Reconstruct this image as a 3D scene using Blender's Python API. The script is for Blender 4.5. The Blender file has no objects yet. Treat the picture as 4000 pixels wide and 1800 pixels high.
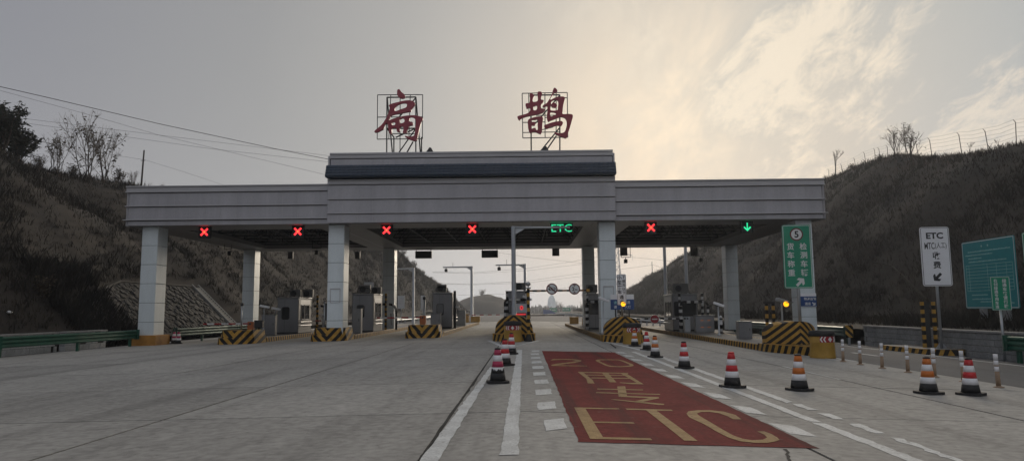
import bpy, math, random
from mathutils import Vector, Matrix, noise as mnoise
random.seed(7)
R = math.radians
sc = bpy.context.scene
C = sc.collection

# ---------------------------------------------------------------- camera (solved from lane lines, slab joints and column lean)
FPX, H, RHO = 2760.0, 1.55, 0.0085
_p = math.atan(307.4/FPX); _a = math.atan(45.4/FPX*math.cos(_p))
FW = Vector((-math.sin(_a)*math.cos(_p), math.cos(_a)*math.cos(_p), math.sin(_p)))
R0 = Vector((math.cos(_a), math.sin(_a), 0)); U0 = R0.cross(FW)
RT = R0*math.cos(RHO) - U0*math.sin(RHO); UP = U0*math.cos(RHO) + R0*math.sin(RHO)
cd = bpy.data.cameras.new('camera'); cam = bpy.data.objects.new('camera', cd); C.objects.link(cam)
cd.sensor_width = 36; cd.lens = 36*FPX/4000; cd.clip_end = 6000; cd.clip_start = 0.1
cam.matrix_world = Matrix.Translation((0, 0, H)) @ Matrix((RT, UP, -FW)).transposed().to_4x4()
sc.camera = cam
sc.render.resolution_x, sc.render.resolution_y = 1024, 460

# ---------------------------------------------------------------- light
SUN_AZ, SUN_EL = R(15.0), R(14.5)
SD = Vector((math.sin(SUN_AZ)*math.cos(SUN_EL), math.cos(SUN_AZ)*math.cos(SUN_EL), math.sin(SUN_EL)))
sl = bpy.data.lights.new('sun', 'SUN'); sl.energy = 1.4; sl.angle = R(24); sl.color = (1, .86, .68)
so = bpy.data.objects.new('sun', sl); C.objects.link(so); so.rotation_euler = SD.to_track_quat('Z', 'Y').to_euler()
W = bpy.data.worlds.new('World'); sc.world = W; W.use_nodes = True
wn, wl = W.node_tree.nodes, W.node_tree.links
wn.clear()
def wN(t, **k):
    n = wn.new(t)
    for a, b in k.items(): setattr(n, a, b)
    return n
def wmath(op, a, b=None, c=None):
    n = wN('ShaderNodeMath', operation=op)
    for i, v in enumerate((a, b, c)):
        if v is None: continue
        if isinstance(v, (int, float)): n.inputs[i].default_value = v
        else: wl.new(v, n.inputs[i])
    return n.outputs[0]
def wramp(fac, stops):
    n = wN('ShaderNodeValToRGB'); e = n.color_ramp.elements
    while len(e) < len(stops): e.new(0.5)
    for k, (p, c) in enumerate(stops): e[k].position = p; e[k].color = (*c, 1)
    wl.new(fac, n.inputs[0]); return n.outputs[0]
def wmix(fac, a, b, mode='MIX'):
    n = wN('ShaderNodeMix', data_type='RGBA', blend_type=mode)
    for i, v in ((0, fac), (6, a), (7, b)):
        if isinstance(v, (int, float)): n.inputs[i].default_value = v
        elif isinstance(v, tuple): n.inputs[i].default_value = (*v, 1)
        else: wl.new(v, n.inputs[i])
    return n.outputs[2]
tc = wN('ShaderNodeTexCoord'); D = tc.outputs['Generated']
sep = wN('ShaderNodeSeparateXYZ'); wl.new(D, sep.inputs[0])
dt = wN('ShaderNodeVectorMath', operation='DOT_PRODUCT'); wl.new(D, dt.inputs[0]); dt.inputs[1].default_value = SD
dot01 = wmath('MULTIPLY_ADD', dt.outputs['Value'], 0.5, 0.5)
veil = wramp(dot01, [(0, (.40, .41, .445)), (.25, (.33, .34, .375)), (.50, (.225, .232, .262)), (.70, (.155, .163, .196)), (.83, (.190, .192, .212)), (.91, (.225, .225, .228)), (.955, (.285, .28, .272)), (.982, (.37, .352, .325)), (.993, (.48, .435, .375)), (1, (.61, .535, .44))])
sky = wN('ShaderNodeTexSky', sky_type='NISHITA', sun_disc=False, sun_elevation=SUN_EL, sun_rotation=SUN_AZ, dust_density=3.0, air_density=1.5)
skyc = wmix(1.0, sky.outputs[0], (.06, .06, .06), 'MULTIPLY')
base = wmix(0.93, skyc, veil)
# cirrus: a cloud sheet high overhead, seen in perspective
zc = wmath('ADD', wmath('MAXIMUM', sep.outputs[2], 0.0), .32)
cu = wmath('DIVIDE', sep.outputs[0], zc); cv = wmath('DIVIDE', sep.outputs[1], zc)
cx = wN('ShaderNodeCombineXYZ'); wl.new(cu, cx.inputs[0]); wl.new(cv, cx.inputs[1])
mp = wN('ShaderNodeMapping'); wl.new(cx.outputs[0], mp.inputs[0]); mp.inputs['Rotation'].default_value = (0, 0, R(20)); mp.inputs['Scale'].default_value = (2.3, 1.0, 1); mp.inputs['Location'].default_value = (3.1, 1.7, 0)
def wnoise(scale, det, rough, dist=0.0, vec=None):
    n = wN('ShaderNodeTexNoise'); n.inputs['Scale'].default_value = scale; n.inputs['Detail'].default_value = det
    n.inputs['Roughness'].default_value = rough; n.inputs['Distortion'].default_value = dist
    wl.new(vec or mp.outputs[0], n.inputs['Vector']); return n.outputs['Fac']
n1 = wnoise(1.9, 9, .62, .45); n2 = wnoise(6.5, 8, .70, .5)
n3 = wnoise(.35, 3, .5)
cl = wmath('ADD', wmath('MULTIPLY', n1, .52), wmath('ADD', wmath('MULTIPLY', n2, .33), wmath('MULTIPLY', n3, .15)))
cmr = wN('ShaderNodeMapRange', interpolation_type='SMOOTHSTEP'); wl.new(cl, cmr.inputs[0]); cmr.inputs[1].default_value = .462; cmr.inputs[2].default_value = .56
side = wN('ShaderNodeMapRange', interpolation_type='SMOOTHSTEP'); wl.new(wmath('ADD', sep.outputs[0], wmath('MULTIPLY', wmath('SUBTRACT', n1, .5), .55)), side.inputs[0]); side.inputs[1].default_value = .04; side.inputs[2].default_value = .34
cm = wmath('MULTIPLY', cmr.outputs[0], side.outputs[0])
ccol = wramp(dot01, [(0, (.27, .27, .28)), (.9, (.45, .405, .355)), (.96, (.56, .49, .40)), (1, (.69, .605, .48))])
gapc = wramp(dot01, [(0, (.20, .21, .235)), (.9, (.235, .252, .26)), (.965, (.315, .325, .32)), (1, (.43, .41, .365))])
withgap = wmix(wmath('MULTIPLY', side.outputs[0], .9), base, gapc)
clouds = wmix(wmath('MULTIPLY', cm, .9), withgap, ccol)
# low haze towards the horizon
hz = wmath('POWER', wmath('SUBTRACT', 1.0, wmath('MAXIMUM', sep.outputs[2], 0.0)), 5.5)
hzc = wramp(dot01, [(0, (.28, .28, .30)), (.85, (.32, .322, .335)), (.965, (.385, .388, .402)), (.985, (.46, .405, .365)), (.994, (.60, .46, .335)), (1, (.64, .52, .39))])
fin = wmix(wmath('MULTIPLY', hz, .92), clouds, hzc)
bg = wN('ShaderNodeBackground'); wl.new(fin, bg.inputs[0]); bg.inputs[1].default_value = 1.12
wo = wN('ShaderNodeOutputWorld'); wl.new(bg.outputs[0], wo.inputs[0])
sc.view_settings.view_transform = 'Standard'; sc.view_settings.look = 'None'; sc.view_settings.exposure = 0.28; sc.view_settings.gamma = 1
sc.render.engine = 'CYCLES'
try: sc.cycles.use_denoising = True
except Exception: pass
sc.cycles.max_bounces = 6; sc.cycles.volume_bounces = 1

# ---------------------------------------------------------------- pixel to place
def ray(x, y): return FW + RT*((x-2000)/FPX) + UP*((900-y)/FPX)
def at(x, y, Y):
    d = ray(x, y); t = Y/d.y
    return Vector((t*d.x, Y, H+t*d.z))
def gz(x): return 0.017*x if x < 0 else -0.027*x        # the road is crowned
def gr(x, y, dz=0.0):
    d = ray(x, y); z = dz
    for i in range(50):
        t = (z-H)/d.z; z = gz(t*d.x)+dz
    return Vector((t*d.x, t*d.y, z))

# ---------------------------------------------------------------- materials
MATS = {}
def pm(name, col, rough=.6, metal=0., var=.18, scale=3., bump=0., emis=None, spec=.5, col2=None, stretch=None, fine=0.):
    """Principled material with uneven colour (large blotches + fine grain) in world space."""
    m = bpy.data.materials.new(name); m.use_nodes = True; t = m.node_tree; n, l = t.nodes, t.links
    b = n['Principled BSDF']; b.inputs['Roughness'].default_value = rough; b.inputs['Metallic'].default_value = metal
    b.inputs['Specular IOR Level'].default_value = spec
    g = n.new('ShaderNodeNewGeometry'); mpn = n.new('ShaderNodeMapping'); l.new(g.outputs['Position'], mpn.inputs[0])
    if stretch: mpn.inputs['Scale'].default_value = stretch
    nz = n.new('ShaderNodeTexNoise'); nz.inputs['Scale'].default_value = scale; nz.inputs['Detail'].default_value = 6; nz.inputs['Roughness'].default_value = .62
    l.new(mpn.outputs[0], nz.inputs['Vector'])
    mr = n.new('ShaderNodeMapRange'); l.new(nz.outputs['Fac'], mr.inputs[0]); mr.inputs[1].default_value = .3; mr.inputs[2].default_value = .7
    mx = n.new('ShaderNodeMix'); mx.data_type = 'RGBA'; l.new(mr.outputs[0], mx.inputs[0])
    c2 = col2 or tuple(min(1, c*(1+var)) for c in col)
    c1 = col if col2 else tuple(c*(1-var) for c in col)
    mx.inputs[6].default_value = (*c1, 1); mx.inputs[7].default_value = (*c2, 1)
    out = mx.outputs[2]
    if fine:
        f = n.new('ShaderNodeTexNoise'); f.inputs['Scale'].default_value = scale*14; f.inputs['Detail'].default_value = 4; l.new(g.outputs['Position'], f.inputs['Vector'])
        fr = n.new('ShaderNodeMapRange'); l.new(f.outputs['Fac'], fr.inputs[0]); fr.inputs[1].default_value = .3; fr.inputs[2].default_value = .7; fr.inputs[3].default_value = 1-fine; fr.inputs[4].default_value = 1+fine
        mm = n.new('ShaderNodeVectorMath'); mm.operation = 'SCALE'; l.new(out, mm.inputs[0]); l.new(fr.outputs[0], mm.inputs['Scale']); out = mm.outputs[0]
    l.new(out, b.inputs['Base Color'])
    if bump:
        bn = n.new('ShaderNodeBump'); bn.inputs['Strength'].default_value = bump; bn.inputs['Distance'].default_value = .02
        f2 = n.new('ShaderNodeTexNoise'); f2.inputs['Scale'].default_value = scale*8; f2.inputs['Detail'].default_value = 5; l.new(g.outputs['Position'], f2.inputs['Vector'])
        l.new(f2.outputs['Fac'], bn.inputs['Height']); l.new(bn.outputs[0], b.inputs['Normal'])
    if emis:
        b.inputs['Emission Color'].default_value = (*emis[0], 1); b.inputs['Emission Strength'].default_value = emis[1]
    MATS[name] = m
    return m
def stripes(name, ca, cb, period, axis, offset=0., duty=.5, rough=.65, wear=.25):
    """Painted stripes. axis = (ax, ay, az, a_abs_x, a_len_xy): phase from the object's own coordinates."""
    m = bpy.data.materials.new(name); m.use_nodes = True; n, l = m.node_tree.nodes, m.node_tree.links
    b = n['Principled BSDF']; b.inputs['Roughness'].default_value = rough; b.inputs['Specular IOR Level'].default_value = .22
    t = n.new('ShaderNodeTexCoord'); s = n.new('ShaderNodeSeparateXYZ'); l.new(t.outputs['Object'], s.inputs[0])
    def mt(op, a, bb=None):
        q = n.new('ShaderNodeMath'); q.operation = op
        for i, v in enumerate((a, bb)):
            if v is None: continue
            if isinstance(v, (int, float)): q.inputs[i].default_value = v
            else: l.new(v, q.inputs[i])
        return q.outputs[0]
    ax, ay, az, aa, al = axis
    ph = mt('ADD', mt('ADD', mt('MULTIPLY', s.outputs[0], ax), mt('MULTIPLY', s.outputs[1], ay)), mt('MULTIPLY', s.outputs[2], az))
    if aa: ph = mt('ADD', ph, mt('MULTIPLY', mt('ABSOLUTE', s.outputs[0]), aa))
    if al: ph = mt('ADD', ph, mt('MULTIPLY', mt('SQRT', mt('ADD', mt('MULTIPLY', s.outputs[0], s.outputs[0]), mt('MULTIPLY', s.outputs[1], s.outputs[1]))), al))
    nz = n.new('ShaderNodeTexNoise'); nz.inputs['Scale'].default_value = 6; nz.inputs['Detail'].default_value = 6
    g = n.new('ShaderNodeNewGeometry'); l.new(g.outputs['Position'], nz.inputs['Vector'])
    ph = mt('ADD', ph, mt('MULTIPLY', mt('SUBTRACT', nz.outputs['Fac'], .5), period*.05))
    fr = mt('FRACT', mt('ADD', mt('DIVIDE', ph, period), offset+50))
    st = mt('GREATER_THAN', fr, duty)
    mx = n.new('ShaderNodeMix'); mx.data_type = 'RGBA'; l.new(st, mx.inputs[0]); mx.inputs[6].default_value = (*ca, 1); mx.inputs[7].default_value = (*cb, 1)
    mr = n.new('ShaderNodeMapRange'); l.new(nz.outputs['Fac'], mr.inputs[0]); mr.inputs[1].default_value = .3; mr.inputs[2].default_value = .72; mr.inputs[3].default_value = 1-wear; mr.inputs[4].default_value = 1+wear
    sm = n.new('ShaderNodeVectorMath'); sm.operation = 'SCALE'; l.new(mx.outputs[2], sm.inputs[0]); l.new(mr.outputs[0], sm.inputs['Scale'])
    l.new(sm.outputs[0], b.inputs['Base Color'])
    MATS[name] = m
    return m
YEL, BLK, WHT = (.42, .24, .045), (.013, .013, .014), (.62, .62, .62)
# concrete with per-slab tone, stains and tyre streaks along the lanes
def concrete():
    m = pm('slab_concrete', (.30, .292, .272), .82, var=.16, scale=.55, bump=.25, fine=.2, col2=(.385, .375, .35), stretch=(1, .55, 1), spec=.35)
    n, l = m.node_tree.nodes, m.node_tree.links; b = n['Principled BSDF']
    src = b.inputs['Base Color'].links[0].from_socket
    oi = n.new('ShaderNodeObjectInfo'); r = n.new('ShaderNodeMapRange'); l.new(oi.outputs['Random'], r.inputs[0]); r.inputs[3].default_value = .88; r.inputs[4].default_value = 1.1
    v = n.new('ShaderNodeVectorMath'); v.operation = 'SCALE'; l.new(src, v.inputs[0]); l.new(r.outputs[0], v.inputs['Scale'])
    g = n.new('ShaderNodeNewGeometry')
    def band(scl, lo, hi, amt, prev, loc=(0, 0, 0), det=5, rg=.6):
        mp = n.new('ShaderNodeMapping'); l.new(g.outputs['Position'], mp.inputs[0]); mp.inputs['Scale'].default_value = scl; mp.inputs['Location'].default_value = loc
        z = n.new('ShaderNodeTexNoise'); z.inputs['Scale'].default_value = 1; z.inputs['Detail'].default_value = det; z.inputs['Roughness'].default_value = rg; l.new(mp.outputs[0], z.inputs['Vector'])
        q = n.new('ShaderNodeMapRange'); q.interpolation_type = 'SMOOTHSTEP'; l.new(z.outputs['Fac'], q.inputs[0]); q.inputs[1].default_value = lo; q.inputs[2].default_value = hi; q.inputs[3].default_value = 1; q.inputs[4].default_value = amt
        w = n.new('ShaderNodeVectorMath'); w.operation = 'SCALE'; l.new(prev, w.inputs[0]); l.new(q.outputs[0], w.inputs['Scale']); return w.outputs[0]
    o = band((.9, .035, 1), .5, .72, .74, v.outputs[0])                 # tyre-dark streaks
    o = band((1.3, 1.0, 1), .55, .65, .80, o, (7, 3, 0), 9, .74)        # patchy scaled surface
    o = band((6.5, 5.0, 1), .59, .66, .74, o, (2, 9, 0), 7, .72)         # small oil spots
    l.new(o, b.inputs['Base Color'])
    return m
def worn(m, layers):
    """multiply wear layers (stretch, low, high, amount, offset) into a paint's colour: tyre bands, scuffs, thin spots"""
    n, l = m.node_tree.nodes, m.node_tree.links; b = n['Principled BSDF']; prev = b.inputs['Base Color'].links[0].from_socket; g = n.new('ShaderNodeNewGeometry')
    for scl, lo, hi, col, loc in layers:
        mp = n.new('ShaderNodeMapping'); l.new(g.outputs['Position'], mp.inputs[0]); mp.inputs['Scale'].default_value = scl; mp.inputs['Location'].default_value = loc
        z = n.new('ShaderNodeTexNoise'); z.inputs['Scale'].default_value = 1; z.inputs['Detail'].default_value = 8; z.inputs['Roughness'].default_value = .68; l.new(mp.outputs[0], z.inputs['Vector'])
        q = n.new('ShaderNodeMapRange'); q.interpolation_type = 'SMOOTHSTEP'; l.new(z.outputs['Fac'], q.inputs[0]); q.inputs[1].default_value = lo; q.inputs[2].default_value = hi; q.inputs[4].default_value = col[3]
        x = n.new('ShaderNodeMix'); x.data_type = 'RGBA'; l.new(q.outputs[0], x.inputs[0]); l.new(prev, x.inputs[6]); x.inputs[7].default_value = (*col[:3], 1); prev = x.outputs[2]
    l.new(prev, b.inputs['Base Color']); return m
M_SLAB = concrete()
M_JOINT = pm('joint_bitumen', (.018, .018, .018), .9)
M_ASPH = pm('asphalt', (.075, .078, .085), .85, var=.2, scale=.8, bump=.3, fine=.2, stretch=(1, .3, 1))
M_EARTH = pm('bank_earth', (.11, .085, .06), .95, scale=.35, col2=(.17, .135, .095), fine=.3, bump=.6)
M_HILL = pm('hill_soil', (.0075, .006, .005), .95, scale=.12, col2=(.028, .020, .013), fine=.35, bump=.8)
M_RED = pm('red_anti_skid', (.185, .036, .033), .95, var=.20, scale=1.1, fine=.2, bump=.5, spec=.12)
M_YLINE = pm('yellow_road_paint', (.27, .155, .05), .85, var=.3, scale=4, col2=(.42, .27, .105), fine=.25)
M_WLINE = pm('white_road_paint', (.50, .51, .50), .75, scale=2.2, col2=(.70, .72, .71), fine=.18)
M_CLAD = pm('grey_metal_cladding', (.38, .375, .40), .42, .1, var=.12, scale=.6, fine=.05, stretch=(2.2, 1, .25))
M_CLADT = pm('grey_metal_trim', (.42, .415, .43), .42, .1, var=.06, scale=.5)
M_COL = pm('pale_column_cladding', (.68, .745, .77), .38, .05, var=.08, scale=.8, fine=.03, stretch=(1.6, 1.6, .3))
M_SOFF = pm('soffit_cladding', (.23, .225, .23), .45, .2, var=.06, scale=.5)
M_BACK = pm('dark_void', (.012, .013, .015), .9)
M_TRUSS = pm('space_frame_steel', (.05, .056, .062), .55, .4)
M_TILE = pm('blue_glazed_tile', (.028, .047, .078), .42, var=.15, scale=2.0)
M_LETTER = pm('dark_red_letter', (.27, .016, .04), .45, var=.1, scale=2)
M_FRAME = pm('dark_steel_tube', (.045, .047, .05), .55, .5)
M_STEEL = pm('brushed_steel', (.33, .335, .345), .34, .85, var=.08, scale=1.2, stretch=(1, 1, .2))
M_BOOTH = pm('booth_steel', (.23, .235, .245), .36, .45, var=.10, scale=.9, stretch=(1, 1, .25), fine=.04)
M_GALV = pm('galvanised_pole', (.40, .42, .44), .42, .6, var=.1, scale=2)
M_RUBBER = pm('black_rubber', (.018, .018, .019), .7)
M_DARK = pm('dark_housing', (.02, .021, .023), .55)
M_GLASS = pm('dark_window_glass', (.03, .034, .038), .08, 0, var=.05, spec=.8)
M_AC = pm('ac_casing', (.16, .16, .155), .55, var=.1)
M_WHITE = pm('white_sheet', (.80, .81, .84), .45, var=.05, scale=1.4)
M_GREEN = pm('green_sign_sheet', (.005, .25, .14), .4, var=.06)
M_TEAL = pm('teal_sign_sheet', (.008, .23, .25), .4, var=.06)
M_BLUE = pm('blue_sign_sheet', (.018, .065, .22), .4, var=.06)
M_INK = pm('black_lettering', (.015, .016, .02), .5)
M_WINK = pm('white_lettering', (.68, .70, .70), .45, var=.04)
M_FAINT = pm('faded_lettering', (.30, .58, .58), .5, var=.2)
M_SRED = pm('red_sign_sheet', (.30, .012, .02), .4)
M_BRED = pm('dark_red_rim', (.12, .018, .018), .45)
M_GUARD = pm('green_guardrail_paint', (.010, .085, .052), .42, .1, var=.25, scale=2.4, fine=.1)
M_GUARD2 = pm('weathered_green_rail', (.06, .10, .085), .34, .5, var=.25, scale=2.4)
M_ORANGE = pm('orange_cabinet', (.42, .12, .03), .5, var=.15)
M_YBOX = pm('yellow_cabinet', (.40, .22, .04), .55, var=.2)
M_BARREL = pm('yellow_barrel', (.40, .235, .035), .55, var=.16, scale=2.5, fine=.08)
M_YPLINTH = pm('yellow_plinth_paint', (.36, .17, .03), .75, var=.25, scale=2)
M_KTOP = pm('island_paving', (.20, .195, .185), .85, var=.2, scale=1.5, fine=.2)
M_STONE = pm('rubble_stone', (.032, .03, .027), .9, scale=1.6, col2=(.095, .09, .082), fine=.3)
M_MORTAR = pm('mortar', (.03, .028, .025), .95)
M_BLOCK = pm('wall_block_grey', (.17, .175, .175), .85, scale=1.0, col2=(.29, .295, .29), fine=.16)
M_BLOCKW = pm('wall_block_whitewash', (.33, .34, .34), .85, scale=1.2, col2=(.52, .53, .54), fine=.2)
M_COPE = pm('coping_stone', (.27, .265, .255), .85, fine=.15)
M_BARK = pm('bark', (.045, .036, .029), .95)
M_TWIG = pm('twigs', (.07, .052, .038), .95)
M_LEAFD = pm('dark_leaves', (.022, .027, .018), .85, scale=1.5, col2=(.045, .048, .028))
M_LEAFB = pm('brown_leaves', (.06, .048, .032), .9, scale=1.5, col2=(.10, .078, .05))
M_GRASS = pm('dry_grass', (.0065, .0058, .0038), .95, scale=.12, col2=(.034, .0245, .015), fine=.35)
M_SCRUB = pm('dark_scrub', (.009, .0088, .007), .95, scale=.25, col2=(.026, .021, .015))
M_WIRE = pm('cable_black', (.02, .02, .022), .6)
M_REDLED = pm('red_led', (.3, .02, .02), .4, emis=((1, .03, .035), 1.9))
M_ORLED = pm('orange_led_core', (.4, .1, .02), .4, emis=((1, .16, .03), 1.7))
M_GRLED = pm('green_led', (.02, .3, .15), .4, emis=((.03, 1, .42), .75))
M_REDDIM = pm('red_led_dim', (.3, .02, .02), .4, emis=((1, .05, .06), .55))
M_ORDIM = pm('orange_led_dim', (.2, .07, .03), .4, emis=((1, .3, .1), .10))
M_AMBER = pm('amber_lamp', (.6, .3, .02), .3, emis=((1, .42, .01), 1.5))
M_CRED = pm('cone_red', (.52, .025, .03), .5, var=.12, scale=6)
M_COR = pm('cone_orange', (.55, .15, .02), .5, var=.12, scale=6)
M_CMAG = pm('cone_magenta', (.40, .03, .09), .5, var=.15, scale=6)
M_CWH = pm('cone_white_band', (.75, .75, .77), .4, var=.08, scale=6)
M_TAN = pm('delineator_tan', (.29, .20, .13), .6, var=.15, scale=6)
M_PLASTIC = pm('white_plastic', (.6, .6, .6), .5)
M_STATUE = pm('pale_statue_stone', (.74, .82, .86), .8)
M_FARTREE = pm('far_tree', (.035, .037, .036), .95, var=.3, scale=.1)
S_KERB = stripes('kerb_stripes', YEL, BLK, .42, (0, 1, .35, 0, 0), duty=.52, wear=.35)
S_NOSE = stripes('nose_kerb_stripes', YEL, BLK, .40, (0, .75, .5, 1.0, 0), duty=.5, wear=.3)
S_DOME = stripes('dome_chevrons', YEL, BLK, .29, (0, .12, 1, .85, 0), duty=.50, wear=.22, offset=.35)
S_VEE = stripes('vee_chevrons', YEL, BLK, .44, (0, .3, -.85, .85, 0), duty=.5, wear=.3)
S_POST = stripes('post_stripes', YEL, BLK, .36, (0, 0, 1, 0, 0), duty=.5)
S_PIPE = stripes('pipe_stripes', WHT, BLK, .42, (0, 0, 1, 0, 0), duty=.5, wear=.35)
S_PIPEX = stripes('bar_stripes', (.30, .19, .12), BLK, .42, (1, 0, 0, 0, 0), duty=.5)
S_PIPEW = stripes('crossbar_stripes', WHT, BLK, .5, (1, 0, 0, 0, 0), duty=.5)
S_ARM = stripes('arm_stripes', (.62, .62, .62), (.30, .03, .03), .9, (1, 0, 0, 0, 0), duty=.5)
S_BOLL = stripes('bollard_bands', WHT, BLK, .55, (0, 0, 1, 0, 0), duty=.55)
S_MARK = stripes('marker_diagonals', YEL, BLK, .34, (.9, 0, .9, 0, 0), duty=.5)

worn(M_RED, [((1.6, .05, 1), .50, .66, (.085, .035, .032, .75), (3, 1, 0)), ((5, 4, 1), .60, .70, (.21, .13, .115, .6), (1, 4, 0)), ((14, 12, 1), .64, .72, (.24, .20, .18, .7), (8, 2, 0))])
worn(M_YLINE, [((1.6, .05, 1), .50, .66, (.15, .075, .04, .6), (3, 1, 0)), ((9, 8, 1), .56, .66, (.19, .06, .045, .65), (5, 5, 0))])
worn(M_WLINE, [((2.5, .15, 1), .52, .68, (.28, .275, .265, .45), (2, 7, 0)), ((9, 7, 1), .58, .66, (.25, .24, .225, .65), (6, 3, 0))])
# ---------------------------------------------------------------- mesh helpers
class MB:
    def __init__(s): s.v = []; s.f = []
    def add(s, vs, fs):
        o = len(s.v); s.v += [tuple(v) for v in vs]; s.f += [tuple(i+o for i in f) for f in fs]; return s
    def box(s, x0, x1, y0, y1, z0, z1):
        return s.add([(x0, y0, z0), (x1, y0, z0), (x1, y1, z0), (x0, y1, z0), (x0, y0, z1), (x1, y0, z1), (x1, y1, z1), (x0, y1, z1)],
                     [(0, 3, 2, 1), (4, 5, 6, 7), (0, 1, 5, 4), (1, 2, 6, 5), (2, 3, 7, 6), (3, 0, 4, 7)])
    def bbox(s, x0, x1, y0, y1, z0, z1, b):
        """box with bevelled edges"""
        P = []
        for z, i in ((z0, b), (z0+b, 0), (z1-b, 0), (z1, b)):
            X0, X1, Y0, Y1 = x0+i, x1-i, y0+i, y1-i
            P += [(X0+b-i, Y0, z), (X1-b+i, Y0, z), (X1, Y0+b-i, z), (X1, Y1-b+i, z), (X1-b+i, Y1, z), (X0+b-i, Y1, z), (X0, Y1-b+i, z), (X0, Y0+b-i, z)]
        F = [tuple(range(7, -1, -1)), tuple(range(24, 32))]
        for k in range(3):
            for j in range(8): F.append((k*8+j, k*8+(j+1) % 8, k*8+8+(j+1) % 8, k*8+8+j))
        return s.add(P, F)
    def tube(s, p0, p1, r0, r1=None, n=8, cap=True):
        p0, p1 = Vector(p0), Vector(p1); r1 = r0 if r1 is None else r1
        d = (p1-p0)
        if d.length < 1e-6: return s
        d.normalize(); a = d.orthogonal().normalized(); b = d.cross(a)
        vs = []
        for p, r in ((p0, r0), (p1, r1)):
            for k in range(n): t = 2*math.pi*k/n; vs.append(p+(a*math.cos(t)+b*math.sin(t))*r)
        fs = [(k, (k+1) % n, n+(k+1) % n, n+k) for k in range(n)]
        if cap: fs += [tuple(range(n-1, -1, -1)), tuple(range(n, 2*n))]
        return s.add(vs, fs)
    def path(s, pts, r, n=6):
        for a, b in zip(pts, pts[1:]): s.tube(a, b, r, n=n, cap=True)
        return s
    def lathe(s, prof, n=16, c=(0, 0, 0)):
        vs = [(c[0]+r*math.cos(2*math.pi*k/n), c[1]+r*math.sin(2*math.pi*k/n), c[2]+z) for r, z in prof for k in range(n)]
        fs = []
        for j in range(len(prof)-1):
            for k in range(n): fs.append((j*n+k, j*n+(k+1) % n, (j+1)*n+(k+1) % n, (j+1)*n+k))
        fs += [tuple(range(n-1, -1, -1)), tuple(range((len(prof)-1)*n, len(prof)*n))]
        return s.add(vs, fs)
    def prism(s, poly, y0, y1):
        """poly in (x, z), counter-clockwise seen from -y; from y0 (front) to y1 (back)"""
        n = len(poly)
        vs = [(x, y0, z) for x, z in poly]+[(x, y1, z) for x, z in poly]
        return s.add(vs, [tuple(range(n)), tuple(range(2*n-1, n-1, -1))]+[(k, n+k, n+(k+1) % n, (k+1) % n) for k in range(n)])
    def ring(s, po, pi_, y0, y1):
        n = len(po)
        vs = [(x, y0, z) for x, z in po]+[(x, y0, z) for x, z in pi_]+[(x, y1, z) for x, z in po]+[(x, y1, z) for x, z in pi_]
        fs = []
        for k in range(n):
            j = (k+1) % n
            fs += [(k, j, n+j, n+k), (k, 2*n+k, 2*n+j, j), (n+k, n+j, 3*n+j, 3*n+k), (2*n+k, 3*n+k, 3*n+j, 2*n+j)]
        return s.add(vs, fs)
    def mesh(s, name):
        me = bpy.data.meshes.new(name); me.from_pydata(s.v, [], s.f); me.update(); return me
    def build(s, name, mat, parent=None, smooth=False, loc=None, rotz=0, kind=None):
        me = s.mesh(name)
        if smooth:
            me.polygons.foreach_set('use_smooth', [True]*len(me.polygons))
        return put(name, me, mat, parent, loc, rotz, kind)
def put(name, me, mat, parent=None, loc=None, rotz=0, kind=None):
    if mat and not me.materials: me.materials.append(mat)
    o = bpy.data.objects.new(name, me); C.objects.link(o); o.parent = parent
    if loc: o.location = loc
    if rotz: o.rotation_euler.z = rotz
    if kind: o['kind'] = kind
    return o
def tag(o, label, cat, group=None):
    o['label'] = label; o['category'] = cat
    if group: o['group'] = group
    return o
def thing(name, label, cat, loc=(0, 0, 0), rotz=0, group=None):
    o = bpy.data.objects.new(name, None); C.objects.link(o); o.location = loc; o.rotation_euler.z = rotz; o.empty_display_size = .2
    return tag(o, label, cat, group)
def copy_tree(o, parent=None):
    c = o.copy(); C.objects.link(c); c.parent = parent
    for ch in list(o.children): copy_tree(ch, c)
    return c
def rrect(w, h, r, cx=0, cz=0, n=4):
    p = []
    for sx, sz, a0 in ((1, -1, -90), (1, 1, 0), (-1, 1, 90), (-1, -1, 180)):
        for k in range(n+1):
            t = R(a0+90*k/n); p.append((cx+sx*(w/2-r)+r*math.cos(t), cz+sz*(h/2-r)+r*math.sin(t)))
    return p
def circ(r, cx=0, cz=0, n=24): return [(cx+r*math.cos(2*math.pi*k/n), cz+r*math.sin(2*math.pi*k/n)) for k in range(n)]
_tm = {}
def glyph(s, bold=.018):
    if (s, bold) in _tm: return _tm[(s, bold)]
    cu = bpy.data.curves.new('t', 'FONT'); cu.body = s; cu.size = 1; cu.extrude = .02; cu.offset = bold; cu.resolution_u = 3
    o = bpy.data.objects.new('t', cu); C.objects.link(o)
    dg = bpy.context.evaluated_depsgraph_get(); me = bpy.data.meshes.new_from_object(o.evaluated_get(dg))
    vs = [v.co.copy() for v in me.vertices]; fs = [tuple(p.vertices) for p in me.polygons]
    bpy.data.objects.remove(o); bpy.data.curves.remove(cu); bpy.data.meshes.remove(me)
    _tm[(s, bold)] = (vs, fs); return vs, fs
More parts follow.
